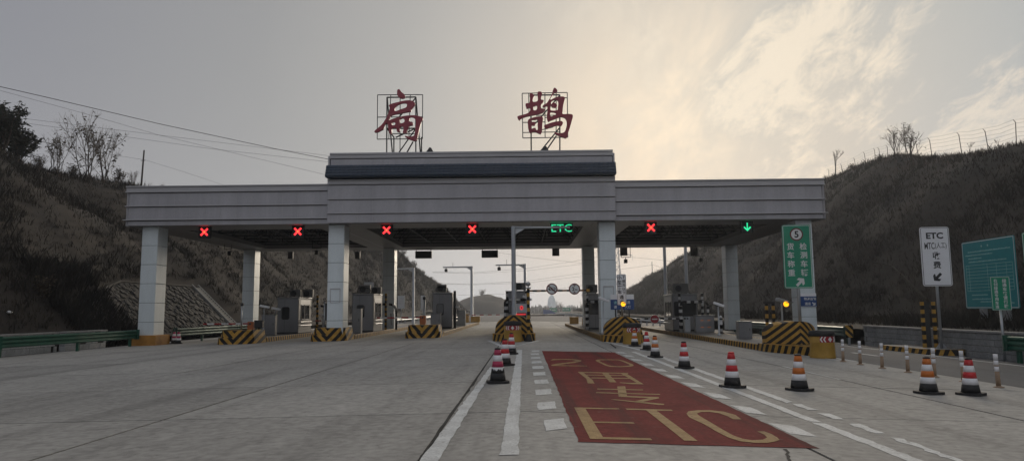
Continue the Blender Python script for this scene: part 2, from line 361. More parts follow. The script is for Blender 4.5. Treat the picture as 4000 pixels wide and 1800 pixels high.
def text(s, cx, cz, y, parent, mat, cell=None, w=None, h=None, bold=.018, name='lettering', flat=.004):
    """text in the xz plane facing -y; cell = em size, or fitted to w x h"""
    vs, fs = glyph(s, bold)
    if not vs: return
    x0, x1 = min(v.x for v in vs), max(v.x for v in vs); y0, y1 = min(v.y for v in vs), max(v.y for v in vs)
    sx = sz = cell or 1
    if h: sz = h/(y1-y0); sx = sz
    if w: sx = w/(x1-x0)
    mb = MB(); mb.add([((v.x-(x0+x1)/2)*sx+cx, y-(flat if v.z > 0 else 0), (v.y-(y0+y1)/2)*sz+cz) for v in vs], fs)
    return mb.build(name, mat, parent)
def sheet(name, pts, dz, mat, parent=None, thick=.003):
    """a thin painted sheet on the crowned road, from ground points (x, y)"""
    n = len(pts); mb = MB()
    mb.add([(x, y, gz(x)+dz) for x, y in pts], [tuple(range(n))])
    return mb.build(name, mat, parent)
def struct(o): o['kind'] = 'structure'; return o
# ================================================================ GROUND
def grid_sheet(name, xs, ys, zf, mat):
    mb = MB(); nx = len(xs)
    mb.add([(x, y, zf(x, y)) for y in ys for x in xs], [(j*nx+i, j*nx+i+1, (j+1)*nx+i+1, (j+1)*nx+i) for j in range(len(ys)-1) for i in range(nx-1)])
    return mb.build(name, mat)
struct(grid_sheet('ground', [-3000, -400, 400, 3000], [-300, 0, 800, 4500], lambda x, y: -1.6, M_EARTH))
# toll plaza: a bitumen-dark bed with one concrete slab per bay, joints left open between them
plaza = struct(grid_sheet('toll_plaza_bed', [-24, 0, 11.22], [-8, 97], lambda x, y: gz(x)-.009, M_JOINT))
XJ = [-23.6, -18.3, -14.05, -9.83, -5.58, -1.12, 3.3, 7.62, 11.2]
YJ = [11.03+4.66*k for k in range(-4, 19)]
for a, b in zip(XJ, XJ[1:]):
    for c, d in zip(YJ, YJ[1:]):
        g = .023
        dzr = random.uniform(-.002, .002); t1, t2 = random.uniform(-.004, .004), random.uniform(-.004, .004)
        xs = [a+g]+([0.0] if a < 0 < b else [])+[b-g]; mb = MB(); n = len(xs)
        y0, y1 = c+g+t1*.0, d-g
        vs = [(x, y, gz(x)+dzr) for y in (y0, y1) for x in xs]+[(x, y, gz(x)-.0085) for y in (y0, y1) for x in xs]
        fs = [(i, i+1, n+i+1, n+i) for i in range(n-1)]+[(i, 2*n+i, 2*n+i+1, i+1) for i in range(n-1)]+[(n+i, n+i+1, 3*n+i+1, 3*n+i) for i in range(n-1)]
        fs += [(0, n, 3*n, 2*n), (n-1, 3*n-1, 4*n-1, 2*n-1)]
        mb.add(vs, fs).build('concrete_slab', M_SLAB, plaza)
# cracks in the slabs beside the paint and at the mouth of the red lane
def crack(pts, w, nm='slab_crack'):
    L, Rr = [], []
    fine = []
    for (x0, y0), (x1, y1) in zip(pts, pts[1:]):
        for k in range(8): t = k/8; fine.append((x0+(x1-x0)*t+random.uniform(-.02, .02), y0+(y1-y0)*t))
    for x, y in fine:
        q = w*random.uniform(.4, 1.3); L.append((x-q, y)); Rr.append((x+q, y))
    struct(sheet(nm, L+Rr[::-1], .005, M_JOINT))
crack([(-1.14, 7.0), (-1.12, 8.4), (-1.12, 11), (-1.10, 15), (-1.12, 20)], .016)
crack([(3.0, 8.45), (2.75, 7.6), (2.9, 6.9)], .03)
crack([(4.2, 36), (3.75, 29)], .04)
# asphalt: the outer lane on the right and the road beyond the plaza
struct(grid_sheet('asphalt_lane', [11.23, 17.9], [-8, 97.2], lambda x, y: gz(x)-.004, M_ASPH))
def roadx(y): return -.00022*max(0, y-110)**2
mb = MB(); ys = [97.1+8*k for k in range(40)]
vs = []
for y in ys:
    zz = -.0006*max(0, y-150)**1.35
    vs += [(roadx(y)-19, y, -.33+zz), (roadx(y)+1, y, -.03+zz), (roadx(y)+15, y, -.40+zz)]
mb.add(vs, [(j*3+i, j*3+i+1, j*3+i+4, j*3+i+3) for j in range(len(ys)-1) for i in range(2)])
struct(mb.build('road', M_ASPH))

# ================================================================ PAINT ON THE ROAD
def rough(pts, step=.25, amp=.012):
    out = []
    for (x0, y0), (x1, y1) in zip(pts, pts[1:]+pts[:1]):
        n = max(1, int(math.hypot(x1-x0, y1-y0)/step))
        for k in range(n):
            t = k/n; out.append((x0+(x1-x0)*t+random.uniform(-amp, amp), y0+(y1-y0)*t+random.uniform(-amp, amp)))
    return out
def mark(name, pts, dz=.006, mat=None, amp=.008, step=.25): return struct(sheet(name, rough(pts, step, amp), dz, mat or M_WLINE))
red = mark('red_lane_surface', [(.63, 8.6), (3.42, 8.52), (3.36, 26.95), (.65, 27.0)], .005, M_RED, .012, .2)
def G(pts, z=2.1467, ox=2100, oy=1300): return [tuple(gr(ox+x/z, oy+y/z)[:2]) for x, y in pts]
def yl(pts): return struct(sheet('yellow_lettering', pts, .010, M_YLINE))
yl([(.78, 11.55), (1.49, 11.55), (1.49, 11.42), (.95, 11.42), (.95, 10.15), (1.51, 10.15), (1.51, 10.03), (.95, 10.03), (.95, 8.93), (1.53, 8.93), (1.53, 8.79), (.78, 8.79)])
yl([(1.60, 11.55), (2.32, 11.52), (2.32, 11.38), (2.06, 11.38), (2.08, 8.81), (1.92, 8.81), (1.90, 11.40), (1.60, 11.41)])
yl(G([(1710, 728), (1660, 690), (1560, 662), (1450, 650), (1340, 650), (1265, 660), (1248, 680), (1275, 712), (1400, 770), (1500, 830), (1600, 880), (1700, 912), (1820, 925), (1930, 925), (2000, 912), (2030, 900), (2010, 880), (1960, 850), (1900, 828), (1840, 828), (1900, 855), (1925, 880), (1890, 898), (1800, 903), (1720, 890), (1640, 862), (1550, 812), (1450, 752), (1360, 700), (1335, 678), (1370, 665), (1440, 664), (1520, 675), (1590, 700), (1640, 726)]))
for q in ([(500, 468), (885, 476), (885, 483), (500, 475)], [(490, 498), (1025, 514), (1027, 521), (490, 506)], [(668, 450), (735, 449), (752, 538), (680, 537)],
          [(752, 530), (1015, 540), (1022, 549), (860, 585), (800, 578), (935, 548), (700, 538)], [(612, 560), (640, 558), (1062, 597), (1060, 606), (1010, 605)],
          [(335, 327), (760, 337), (760, 343), (390, 336), (460, 395), (478, 425), (420, 424), (408, 385)], [(405, 351), (770, 355), (770, 360), (412, 357)], [(450, 375), (810, 380), (812, 386), (452, 382)],
          [(540, 336), (590, 336), (662, 416), (605, 414)], [(690, 337), (740, 338), (890, 432), (780, 430), (688, 420), (688, 416), (800, 420), (830, 418)],
          [(105, 230), (130, 220), (230, 219), (320, 222), (368, 230), (365, 240), (310, 252), (200, 265), (165, 271), (415, 276), (415, 280), (120, 277), (112, 270), (150, 260), (270, 246), (325, 236), (300, 228), (220, 225), (150, 228)]):
    yl(G(q))
o_out = G([(485, 232), (500, 224), (560, 222), (680, 224), (720, 232), (800, 265), (808, 275), (780, 283), (690, 287), (610, 284), (570, 275), (500, 242)])
o_in = G([(517, 233), (530, 229), (590, 228), (670, 229), (700, 236), (770, 265), (772, 273), (740, 278), (680, 280), (620, 277), (590, 270), (525, 240)])
mb = MB(); n = len(o_out); mb.add([(x, y, gz(x)+.010) for x, y in o_out+o_in], [(k, (k+1) % n, n+(k+1) % n, n+k) for k in range(n)]); struct(mb.build('yellow_lettering', M_YLINE))
for k in range(10):                                                     # deceleration dashes on both sides of the red lane
    y = 9.3+1.885*k
    mark('white_dash', [(.20+.06*(k in (0, 9)), y), (.50+.05*(k in (0, 9)), y+.24), (.50+.05*(k in (0, 9)), y+1.12), (.20+.06*(k in (0, 9)), y+.88)], amp=.012)
    mark('white_dash', [(3.46, y+.22), (3.74, y), (3.74, y+.86), (3.46, y+1.1)], amp=.012)
mark('white_lane_line', [(-1.12, 7.0), (-.91, 7.0), (-.83, 19.6), (-.95, 19.6)], amp=.016)
mark('white_lane_line', [(-.28, 7.8), (-.08, 7.8), (-.10, 27.5), (-.29, 27.5)], amp=.012)
mark('white_lane_line', [(4.13, 10.62), (4.31, 10.55), (4.26, 27.6), (4.08, 27.5)], amp=.014)
mark('white_lane_line', [(4.12, 6.6), (4.29, 6.6), (4.30, 10.46), (4.12, 10.52)], amp=.02, step=.15)
mark('white_lane_line', [(4.58, 12.7), (4.76, 12.9), (4.80, 25.5), (4.58, 25.2)], amp=.016)
for y0, y1 in ((11.9, 12.6), (10.9, 11.5), (9.7, 10.5)): mark('white_lane_line', [(4.62, y0), (4.78, y0), (4.78, y1), (4.62, y1)], amp=.03, step=.12)
mark('white_lane_line', [(4.64, 7.2), (4.76, 7.2), (4.78, 9.3), (4.66, 9.4)], amp=.035, step=.1)
mark('white_gore_line', [(-1.95, 36.6), (-1.70, 36.6), (-.62, 28.6), (-.76, 28.4)], amp=.01)
mark('white_gore_line', [(-.62, 28.6), (-.48, 29.8), (.88, 36.0), (.62, 36.0)], amp=.01)
mark('white_gore_line', [(3.93, 36.3), (4.10, 36.3), (4.86, 28.4), (4.62, 28.3)], amp=.012)
mark('white_edge_line', [(16.25, -6), (16.40, -6), (16.40, 37), (16.25, 37)], amp=.004, step=1)
mark('white_edge_line', [(11.15, 24.5), (11.30, 24.4), (11.30, 27), (11.15, 27)], amp=.01)
for a, b in ((34, 37), (28, 30.2)): mark('white_lane_line', [(13.6, a), (13.8, a), (13.8, b), (13.6, b)], amp=.01)
mark('white_edge_line', [(7.58, 17.5), (7.66, 17.5), (7.70, 21.5), (7.62, 21.5)], amp=.012)
mark('white_edge_line', [(6.2, 33.5), (6.3, 33.4), (9.9, 25.9), (10.0, 26.2)], amp=.006) if False else None
mark('white_edge_line', [(9.95, 31), (10.05, 31), (10.9, 24.9), (10.75, 24.9)], amp=.008)
mark('white_edge_line', [(roadx(130)-1.2, 98), (-1.0+.15, 98), (roadx(180), 180), (roadx(180)-.15, 180)], .012, amp=0) if False else None

# ================================================================ TOLL GANTRY
gan = thing('toll_gantry', 'wide grey panel-clad toll plaza canopy on eight pale columns with blue tiled band', 'canopy', (0, 0, 0))
ZB = 6.62                                   # underside of the fascia
XL, XM0, XM1, XRr = -23.45, -11.42, 5.33, 17.52
YF, YB = 41.0, 59.6
g = .006
def shared(mb, name):
    return mb.mesh(name)
def panel_row(x0, x1, n, z0, z1, y, front=True, name='fascia_panel'):
    w = (x1-x0)/n; me = MB().bbox(.002, w-.002, -.03, .03, .004, z1-z0-.035, .006).mesh(name); sb = MB()
    for k in range(n):
        put(name, me, M_CLAD, gan, (x0+w*k+random.uniform(-.001, .001), y+random.uniform(-.004, .004), z0))
        if k: sb.box(x0+w*k-.008, x0+w*k+.008, y-.037, y-.02, z0+.006, z1-.04)
    sb.build('seam_sealant', M_SEAM, gan, kind='stuff')
M_SEAM = pm('pale_seam_sealant', (.42, .41, .42), .6)
def ledge(x0, x1, z0, z1, y0, y1, name='fascia_ledge', mat=None): MB().bbox(x0, x1, y0, y1, z0, z1, .015).build(name, mat or M_CLADT, gan)
# backing boxes behind the panels (roof body); the underside stays open for the space frame
def body(x0, x1, z1, y0, y1):
    MB().box(x0, x1, y0, y0+.5, ZB+.06, z1).box(x0, x1, y1-.5, y1, ZB+.06, z1).box(x0, x0+.5, y0+.5, y1-.5, ZB+.06, z1).box(x1-.5, x1, y0+.5, y1-.5, ZB+.06, z1).box(x0+.5, x1-.5, y0+.5, y1-.5, z1-.25, z1-.01).build('roof_shell', M_BACK, gan)
body(XL+.1, XM0-.01, 8.9, YF+.05, YB-.05); body(XM1+.01, XRr-.1, 8.9, YF+.05, YB-.05); body(XM0+.05, XM1-.05, 10.72, YF-.17, YB+.18)
ZW = [(6.62, 6.92), (6.98, 7.74), (7.80, 8.58)]
for x0, x1, n in ((XL, XM0-.02, 13), (XM1+.02, XRr, 13)):
    for y, s in ((YF, 1),):
        for z0, z1 in ZW: panel_row(x0+.12, x1, n, z0, z1, y) if x0 < -12 else panel_row(x0, x1-.12, n, z0, z1, y)
    a, b = (x0-.05, x1) if x0 < -12 else (x0, x1+.05)
    ledge(a-.08*(x0 < -12), b+.08*(x0 > 0), 6.92, 6.98, YF-.17, YF+.04); ledge(a, b, 7.74, 7.80, YF-.15, YF+.04)
    ledge(a, b, 8.58, 8.66, YF-.15, YF+.04); ledge(a, b, 8.66, 8.90, YF-.06, YF+.06); ledge(a, b, 8.90, 8.98, YF-.14, YF+.3)
    # outer end wall and rear fascia
    xe = x0 if x0 < -12 else x1
    MB().bbox(xe-.06, xe+.06, YF+.06, YB-.06, ZB, 8.9, .01).build('end_fascia', M_CLAD, gan)
    MB().bbox(x0, x1, YB-.04, YB+.04, ZB, 8.9, .01).build('rear_fascia', M_CLAD, gan)
YC = YF-.32
for z0, z1 in ((6.62, 7.16), (7.20, 8.00), (8.04, 8.86)): panel_row(XM0, XM1, 19, z0, z1, YC)
panel_row(XM0+.10, XM1-.10, 19, 9.94, 10.44, YC+.1)
for z0, z1, d in ((7.15, 7.20, .10), (7.99, 8.04, .10), (8.86, 8.90, .08), (8.90, 9.10, .03), (9.10, 9.16, .10), (10.44, 10.50, .06), (10.50, 10.66, .03), (10.66, 10.78, .08)):
    e = .0 if z0 < 9 else .06
    ledge(XM0-(.03 if z0 < 10 else -.05), XM1+(.03 if z0 < 10 else -.05), z0, z1, YC-d-.03+(.1 if z0 > 10 else 0), YC+.08+(.1 if z0 > 10 else 0))
for xs in (XM0, XM1): MB().bbox(xs-.05, xs+.05, YC+.06, YB+.2, ZB, 10.6, .01).build('end_fascia', M_CLAD, gan)
MB().bbox(XM0, XM1, YB+.2, YB+.28, ZB, 10.6, .01).build('rear_fascia', M_CLAD, gan)
# blue glazed tile band: sloping, 67 x 4 tiles
nt = 64; tw = (XM1-XM0+.12)/nt; x00 = XM0-.06
prof = []
for k in range(7):
    t = k/6; prof.append((tw*t, .018*math.sin(math.pi*t)+(.006 if k in (0, 6) else 0)))
mb = MB(); vs = []
TL = .182; sl_ = Vector((0, .40, 1)).normalized(); nr = Vector((0, -1, .40)).normalized()
for v in (0, 1):
    for x, hgt in prof: p = sl_*(TL*1.08*v)+nr*(hgt+.018*(1-v)); vs.append((x, p.y, p.z))
for x, hgt in prof: p = nr*(hgt-.03); vs.append((x, p.y, p.z))
mb.add(vs, [(i, i+1, 8+i, 7+i) for i in range(6)]+[(14+i, 15+i, i+1, i) for i in range(6)])
tme = mb.mesh('roof_tile'); tme.polygons.foreach_set('use_smooth', [True]*len(tme.polygons))
for r_ in range(4):
    p0 = Vector((0, YC-.52, 9.30))+sl_*(TL*r_)
    for k in range(nt): put('roof_tile', tme, M_TILE, gan, (x00+tw*k, p0.y+random.uniform(-.006, .006), p0.z))
MB().add([(x00, YC-.50, 9.25), (XM1+.06, YC-.50, 9.25), (XM1+.06, YC-.215, 9.98), (x00, YC-.215, 9.98), (x00, YC+.05, 9.25), (XM1+.06, YC+.05, 9.25), (XM1+.06, YC+.05, 9.98), (x00, YC+.05, 9.98)],
         [(0, 1, 2, 3), (4, 7, 6, 5), (0, 4, 5, 1), (3, 2, 6, 7), (0, 3, 7, 4), (1, 5, 6, 2)]).build('tile_batten', M_TILE, gan)
# soffit ring: border of panels around each open bay, and panelled beams between bays
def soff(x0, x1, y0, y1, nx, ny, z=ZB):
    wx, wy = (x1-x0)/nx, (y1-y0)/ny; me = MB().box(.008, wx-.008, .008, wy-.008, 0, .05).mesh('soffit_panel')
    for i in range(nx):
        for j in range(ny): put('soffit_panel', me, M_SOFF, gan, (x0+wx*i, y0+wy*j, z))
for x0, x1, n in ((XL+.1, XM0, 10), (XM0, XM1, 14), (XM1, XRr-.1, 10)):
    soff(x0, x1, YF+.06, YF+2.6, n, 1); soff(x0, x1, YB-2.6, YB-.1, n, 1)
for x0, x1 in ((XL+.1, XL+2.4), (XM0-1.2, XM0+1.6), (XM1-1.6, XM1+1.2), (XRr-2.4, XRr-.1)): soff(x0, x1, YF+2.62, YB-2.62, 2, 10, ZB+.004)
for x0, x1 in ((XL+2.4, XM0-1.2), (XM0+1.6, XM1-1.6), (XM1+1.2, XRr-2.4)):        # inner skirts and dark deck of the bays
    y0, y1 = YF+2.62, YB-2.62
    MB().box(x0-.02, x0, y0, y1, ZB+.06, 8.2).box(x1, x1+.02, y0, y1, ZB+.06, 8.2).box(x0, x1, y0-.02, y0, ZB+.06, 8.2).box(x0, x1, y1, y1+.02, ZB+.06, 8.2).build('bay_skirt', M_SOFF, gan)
    MB().box(x0, x1, y0, y1, 8.3, 8.34).build('roof_deck', M_BACK, gan)
    tb = MB(); nx = max(3, round((x1-x0)/2.1)); ny = 6; dx, dy = (x1-x0)/nx, (y1-y0)/ny; z0, z1 = 6.95, 8.1
    for j in range(ny+1):
        tb.tube((x0, y0+dy*j, z0), (x1, y0+dy*j, z0), .045, n=5, cap=False)
        if j < ny: tb.tube((x0+dx/2, y0+dy*(j+.5), z1), (x1-dx/2, y0+dy*(j+.5), z1), .04, n=5, cap=False)
    for i in range(nx+1):
        tb.tube((x0+dx*i, y0, z0), (x0+dx*i, y1, z0), .045, n=5, cap=False)
    for i in range(nx):
        for j in range(ny):
            c = (x0+dx*(i+.5), y0+dy*(j+.5), z1)
            for a, b in ((0, 0), (1, 0), (0, 1), (1, 1)): tb.tube(c, (x0+dx*(i+a), y0+dy*(j+b), z0), .028, n=4, cap=False)
    tb.build('space_frame', M_TRUSS, gan, kind='stuff')
# columns: stacked cladding panels with dark joints
def column(xc, yc, zb, w=.95, d=1.2, plinth=None):
    MB().box(xc-w/2+.04, xc+w/2-.04, yc-d/2+.04, yc+d/2-.04, zb, ZB+.05).build('column_core', M_BACK, gan)
    zs = [ZB-1.13*k for k in range(0, 8)]; zs = [z for z in zs if z > zb+.15]+[zb]
    for a, b in zip(zs[1:], zs): MB().bbox(xc-w/2, xc+w/2, yc-d/2, yc+d/2, a+.008, b-.008, .018).build('column_panel', M_COL, gan)
    if plinth: MB().bbox(xc-.80, xc+.72, yc-d/2-.22, yc+d/2+.3, zb-.1, zb+.62, .03).build('plinth', M_YPLINTH, gan)
CY, BY = 42.1, 59.0
CX = [-22.25, -11.1, 4.93, 16.45]
column(CX[0], CY, -.40, plinth=True); column(CX[1], CY, .06); column(CX[2], CY, .12); column(CX[3], CY, -.2)
for x, zb in zip((-22.65, -11.1, 5.3, 16.95), (-.15, .06, .12, -.25)): column(x, BY-.6, zb)
# faint paper notice frames on two columns
for x in (CX[1], CX[2]):
    w, z0, z1 = .30, 2.02, 2.86
    MB().ring([(x-w, z0), (x+w, z0), (x+w, z1), (x-w, z1)], [(x-w+.03, z0+.03), (x+w-.03, z0+.03), (x+w-.03, z1-.06), (x-w+.03, z1-.06)], CY-.632, CY-.60).build('notice_frame', M_CLADT, gan)

# ================================================================ ROOFTOP CHARACTERS
def roof_letter(label, ox, scale, polys, holes, bars, posts, label_frame):
    Y = 43.2
    def P(x, y): q = at(ox+x/scale, 320+y/scale, Y); return (q.x, q.z)
    base = at(ox+540/scale, 600, Y); b0 = Vector((base.x, Y, 10.7))
    t = thing('rooftop_character', label, 'lettering', b0, 0, 'red characters on the canopy roof')
    for poly, hs in zip(polys, holes):
        cu = bpy.data.curves.new('c', 'CURVE'); cu.dimensions = '2D'; cu.fill_mode = 'BOTH'; cu.extrude = .09; cu.bevel_depth = .008; cu.resolution_u = 6
        for pl in [poly]+hs:
            sp = cu.splines.new('BEZIER'); sp.bezier_points.add(len(pl)-1); sp.use_cyclic_u = True
            for bp, (x, y) in zip(sp.bezier_points, pl):
                w = P(x, y); bp.co = (w[0]-b0.x, w[1]-b0.z, 0); bp.handle_left_type = bp.handle_right_type = 'AUTO'
        o = bpy.data.objects.new('c', cu); C.objects.link(o)
        me = bpy.data.meshes.new_from_object(o.evaluated_get(bpy.context.evaluated_depsgraph_get()))
        bpy.data.objects.remove(o)
        for v in me.vertices: x, y, z = v.co; v.co = (x, -z, y)
        me.name = 'stroke'; put('stroke', me, M_LETTER, t)
    def L(x, y, dy): w = P(x, y); return Vector((w[0]-b0.x, dy, w[1]-b0.z))
    for x0, y0, x1, y1 in bars: MB().tube(L(x0, y0, .14), L(x1, y1, .14), .028, n=6).build('frame_bar', M_FRAME, t)
    for x0, y0, x1, y1, d0, d1 in posts: MB().tube(L(x0, y0, d0), L(x1, y1, d1), .045, n=6).build('frame_strut', M_FRAME, t)
    return t
bian = [
 [(530, 120), (575, 162), (625, 210), (628, 235), (600, 253), (548, 243), (520, 215), (512, 170)],
 [(388, 365), (400, 352), (540, 310), (640, 290), (712, 290), (765, 312), (778, 330), (740, 400), (718, 425), (715, 450), (690, 455), (560, 480), (440, 505), (415, 520), (395, 560), (375, 600), (340, 630), (310, 680), (300, 715), (270, 735), (200, 765), (170, 760), (185, 735), (240, 690), (290, 640), (330, 580), (360, 530), (380, 480), (395, 430), (400, 390)],
 [(358, 598), (390, 590), (450, 565), (540, 540), (640, 520), (770, 512), (820, 520), (890, 550), (895, 570), (875, 600), (850, 680), (830, 770), (815, 840), (800, 890), (780, 895), (720, 880), (650, 845), (632, 825), (660, 828), (740, 830), (770, 810), (780, 760), (785, 690), (795, 620), (785, 575), (760, 545), (720, 535), (700, 545), (690, 580), (692, 605), (735, 612), (748, 630), (742, 655), (700, 665), (685, 675), (678, 700), (660, 735), (650, 770), (600, 775), (605, 740), (608, 700), (602, 682), (580, 678), (555, 688), (548, 715), (546, 755), (525, 762), (508, 750), (503, 715), (487, 698), (450, 700), (430, 712), (425, 745), (428, 785), (418, 797), (402, 785), (380, 720), (370, 650)]]
bian_h = [[], [[(470, 430), (475, 400), (510, 360), (560, 335), (620, 325), (655, 335), (660, 360), (650, 390), (620, 405), (560, 425), (510, 445), (480, 448)]],
          [[(428, 640), (440, 615), (470, 612), (485, 632), (478, 655), (450, 663), (432, 660)], [(548, 590), (565, 562), (600, 553), (615, 565), (620, 610), (600, 625), (560, 628), (550, 610)]]]
bars1 = [(205, 188, 888, 185), (888, 185, 885, 852), (885, 852, 200, 858), (200, 858, 205, 188), (205, 525, 888, 520), (405, 190, 375, 855), (547, 190, 545, 1060), (700, 188, 680, 855), (405, 775, 770, 778)]
posts1 = [(345, 220, 340, 1090, .2, .2), (782, 215, 782, 1090, .2, .2), (345, 222, 390, 1090, .25, 1.2), (782, 215, 822, 1090, .25, 1.2), (345, 222, 782, 217, .2, .2), (782, 217, 455, 570, .3, .5), (345, 692, 770, 690, .2, .2), (410, 770, 408, 1090, 1.1, 1.1), (838, 770, 836, 1090, 1.1, 1.1), (770, 700, 425, 1085, .3, 1.2), (735, 890, 560, 1085, .3, 1.2), (345, 692, 410, 770, .3, 1.1), (440, 775, 765, 690, 1.1, .3)]
roof_letter('large dark red character topped by a lone dot, left one on the roof', 1420, 3.864, bian, bian_h, bars1, posts1, '')
que = [
 [(345, 205), (360, 180), (385, 190), (412, 212), (400, 235), (390, 270), (392, 305), (425, 310), (462, 295), (470, 260), (465, 200), (468, 162), (495, 155), (522, 163), (520, 220), (520, 278), (545, 280), (552, 300), (540, 320), (518, 345), (512, 385), (520, 408), (555, 412), (572, 428), (565, 450), (510, 480), (430, 500), (350, 515), (270, 535), (205, 565), (190, 582), (175, 568), (163, 530), (180, 520), (240, 505), (330, 470), (350, 445), (355, 410), (345, 395), (300, 405), (293, 385), (283, 345), (290, 335), (340, 325), (348, 290), (350, 240)],
 [(320, 590), (335, 570), (400, 545), (480, 530), (530, 535), (543, 555), (535, 620), (530, 700), (522, 770), (510, 788), (480, 780), (430, 760), (385, 760), (365, 775), (350, 770), (330, 730), (320, 660)],
 [(540, 380), (550, 360), (600, 330), (640, 270), (680, 190), (700, 125), (715, 100), (740, 110), (760, 140), (755, 160), (720, 170), (690, 200), (660, 250), (655, 275), (700, 260), (740, 240), (800, 232), (860, 235), (872, 245), (862, 300), (845, 380), (838, 450), (838, 490), (860, 495), (940, 492), (990, 508), (992, 530), (975, 600), (950, 690), (925, 770), (905, 840), (890, 852), (850, 842), (780, 815), (735, 790), (720, 770), (750, 775), (830, 778), (870, 760), (895, 700), (905, 640), (900, 590), (880, 555), (840, 535), (800, 535), (740, 555), (690, 575), (650, 590), (630, 603), (612, 575), (605, 520), (612, 450), (615, 400), (605, 370), (575, 380), (550, 388)],
 [(685, 330), (700, 322), (745, 345), (755, 365), (740, 388), (705, 390), (680, 382), (670, 360)],
 [(565, 665), (600, 650), (700, 615), (790, 602), (820, 600), (840, 615), (838, 645), (815, 665), (770, 660), (700, 675), (640, 690), (605, 710), (590, 705), (575, 690)]]
que_h = [[[(395, 380), (420, 370), (450, 360), (458, 385), (450, 425), (425, 438), (400, 432), (397, 410)]],
 [[(375, 585), (430, 575), (455, 570), (470, 585), (465, 650), (465, 725), (455, 735), (437, 725), (432, 705), (400, 705), (375, 715), (372, 690), (375, 665), (420, 658), (430, 630), (410, 612), (378, 612)]],
 [[(665, 310), (700, 280), (740, 275), (770, 290), (778, 320), (772, 380), (765, 430), (740, 440), (690, 442), (660, 435), (657, 390), (665, 345)], [(655, 465), (690, 460), (740, 475), (748, 490), (710, 515), (670, 530), (652, 520), (650, 490)]], [], []]
bars2 = [(230, 165, 913, 152), (913, 152, 922, 828), (922, 828, 240, 840), (240, 840, 230, 165), (240, 605, 575, 598), (240, 757, 800, 748), (575, 165, 578, 830), (330, 170, 335, 500), (745, 160, 745, 820), (440, 500, 745, 495), (578, 530, 640, 528), (520, 718, 700, 675), (840, 235, 913, 230)]
posts2 = [(362, 185, 368, 1065, .2, .2), (800, 182, 802, 1065, .2, .2), (362, 188, 800, 184, .2, .2), (800, 186, 430, 600, .3, .5), (795, 680, 455, 1055, .3, 1.2), (745, 805, 545, 1055, .3, 1.2)]
roof_letter('large dark red many-stroked character, right of the two on the roof', 1980, 3.863, que, que_h, bars2, posts2, '')
for px, label in ((1679, 'small dark floodlight on the roof edge beside the left red character'), (2128, 'small dark floodlight on the roof edge below the right red character')):
    q = at(px, 590, 41.4); t = thing('roof_floodlight', label, 'floodlight', (q.x, 41.4, 10.78), 0, 'floodlights on the roof edge')
    MB().prism([(-.22, .02), (.20, .02), (.24, .10), (.10, .38), (-.02, .40), (-.20, .14)], -.12, .12).build('housing', M_DARK, t); MB().box(-.15, .15, -.05, .05, 0, .03).build('bracket', M_FRAME, t)
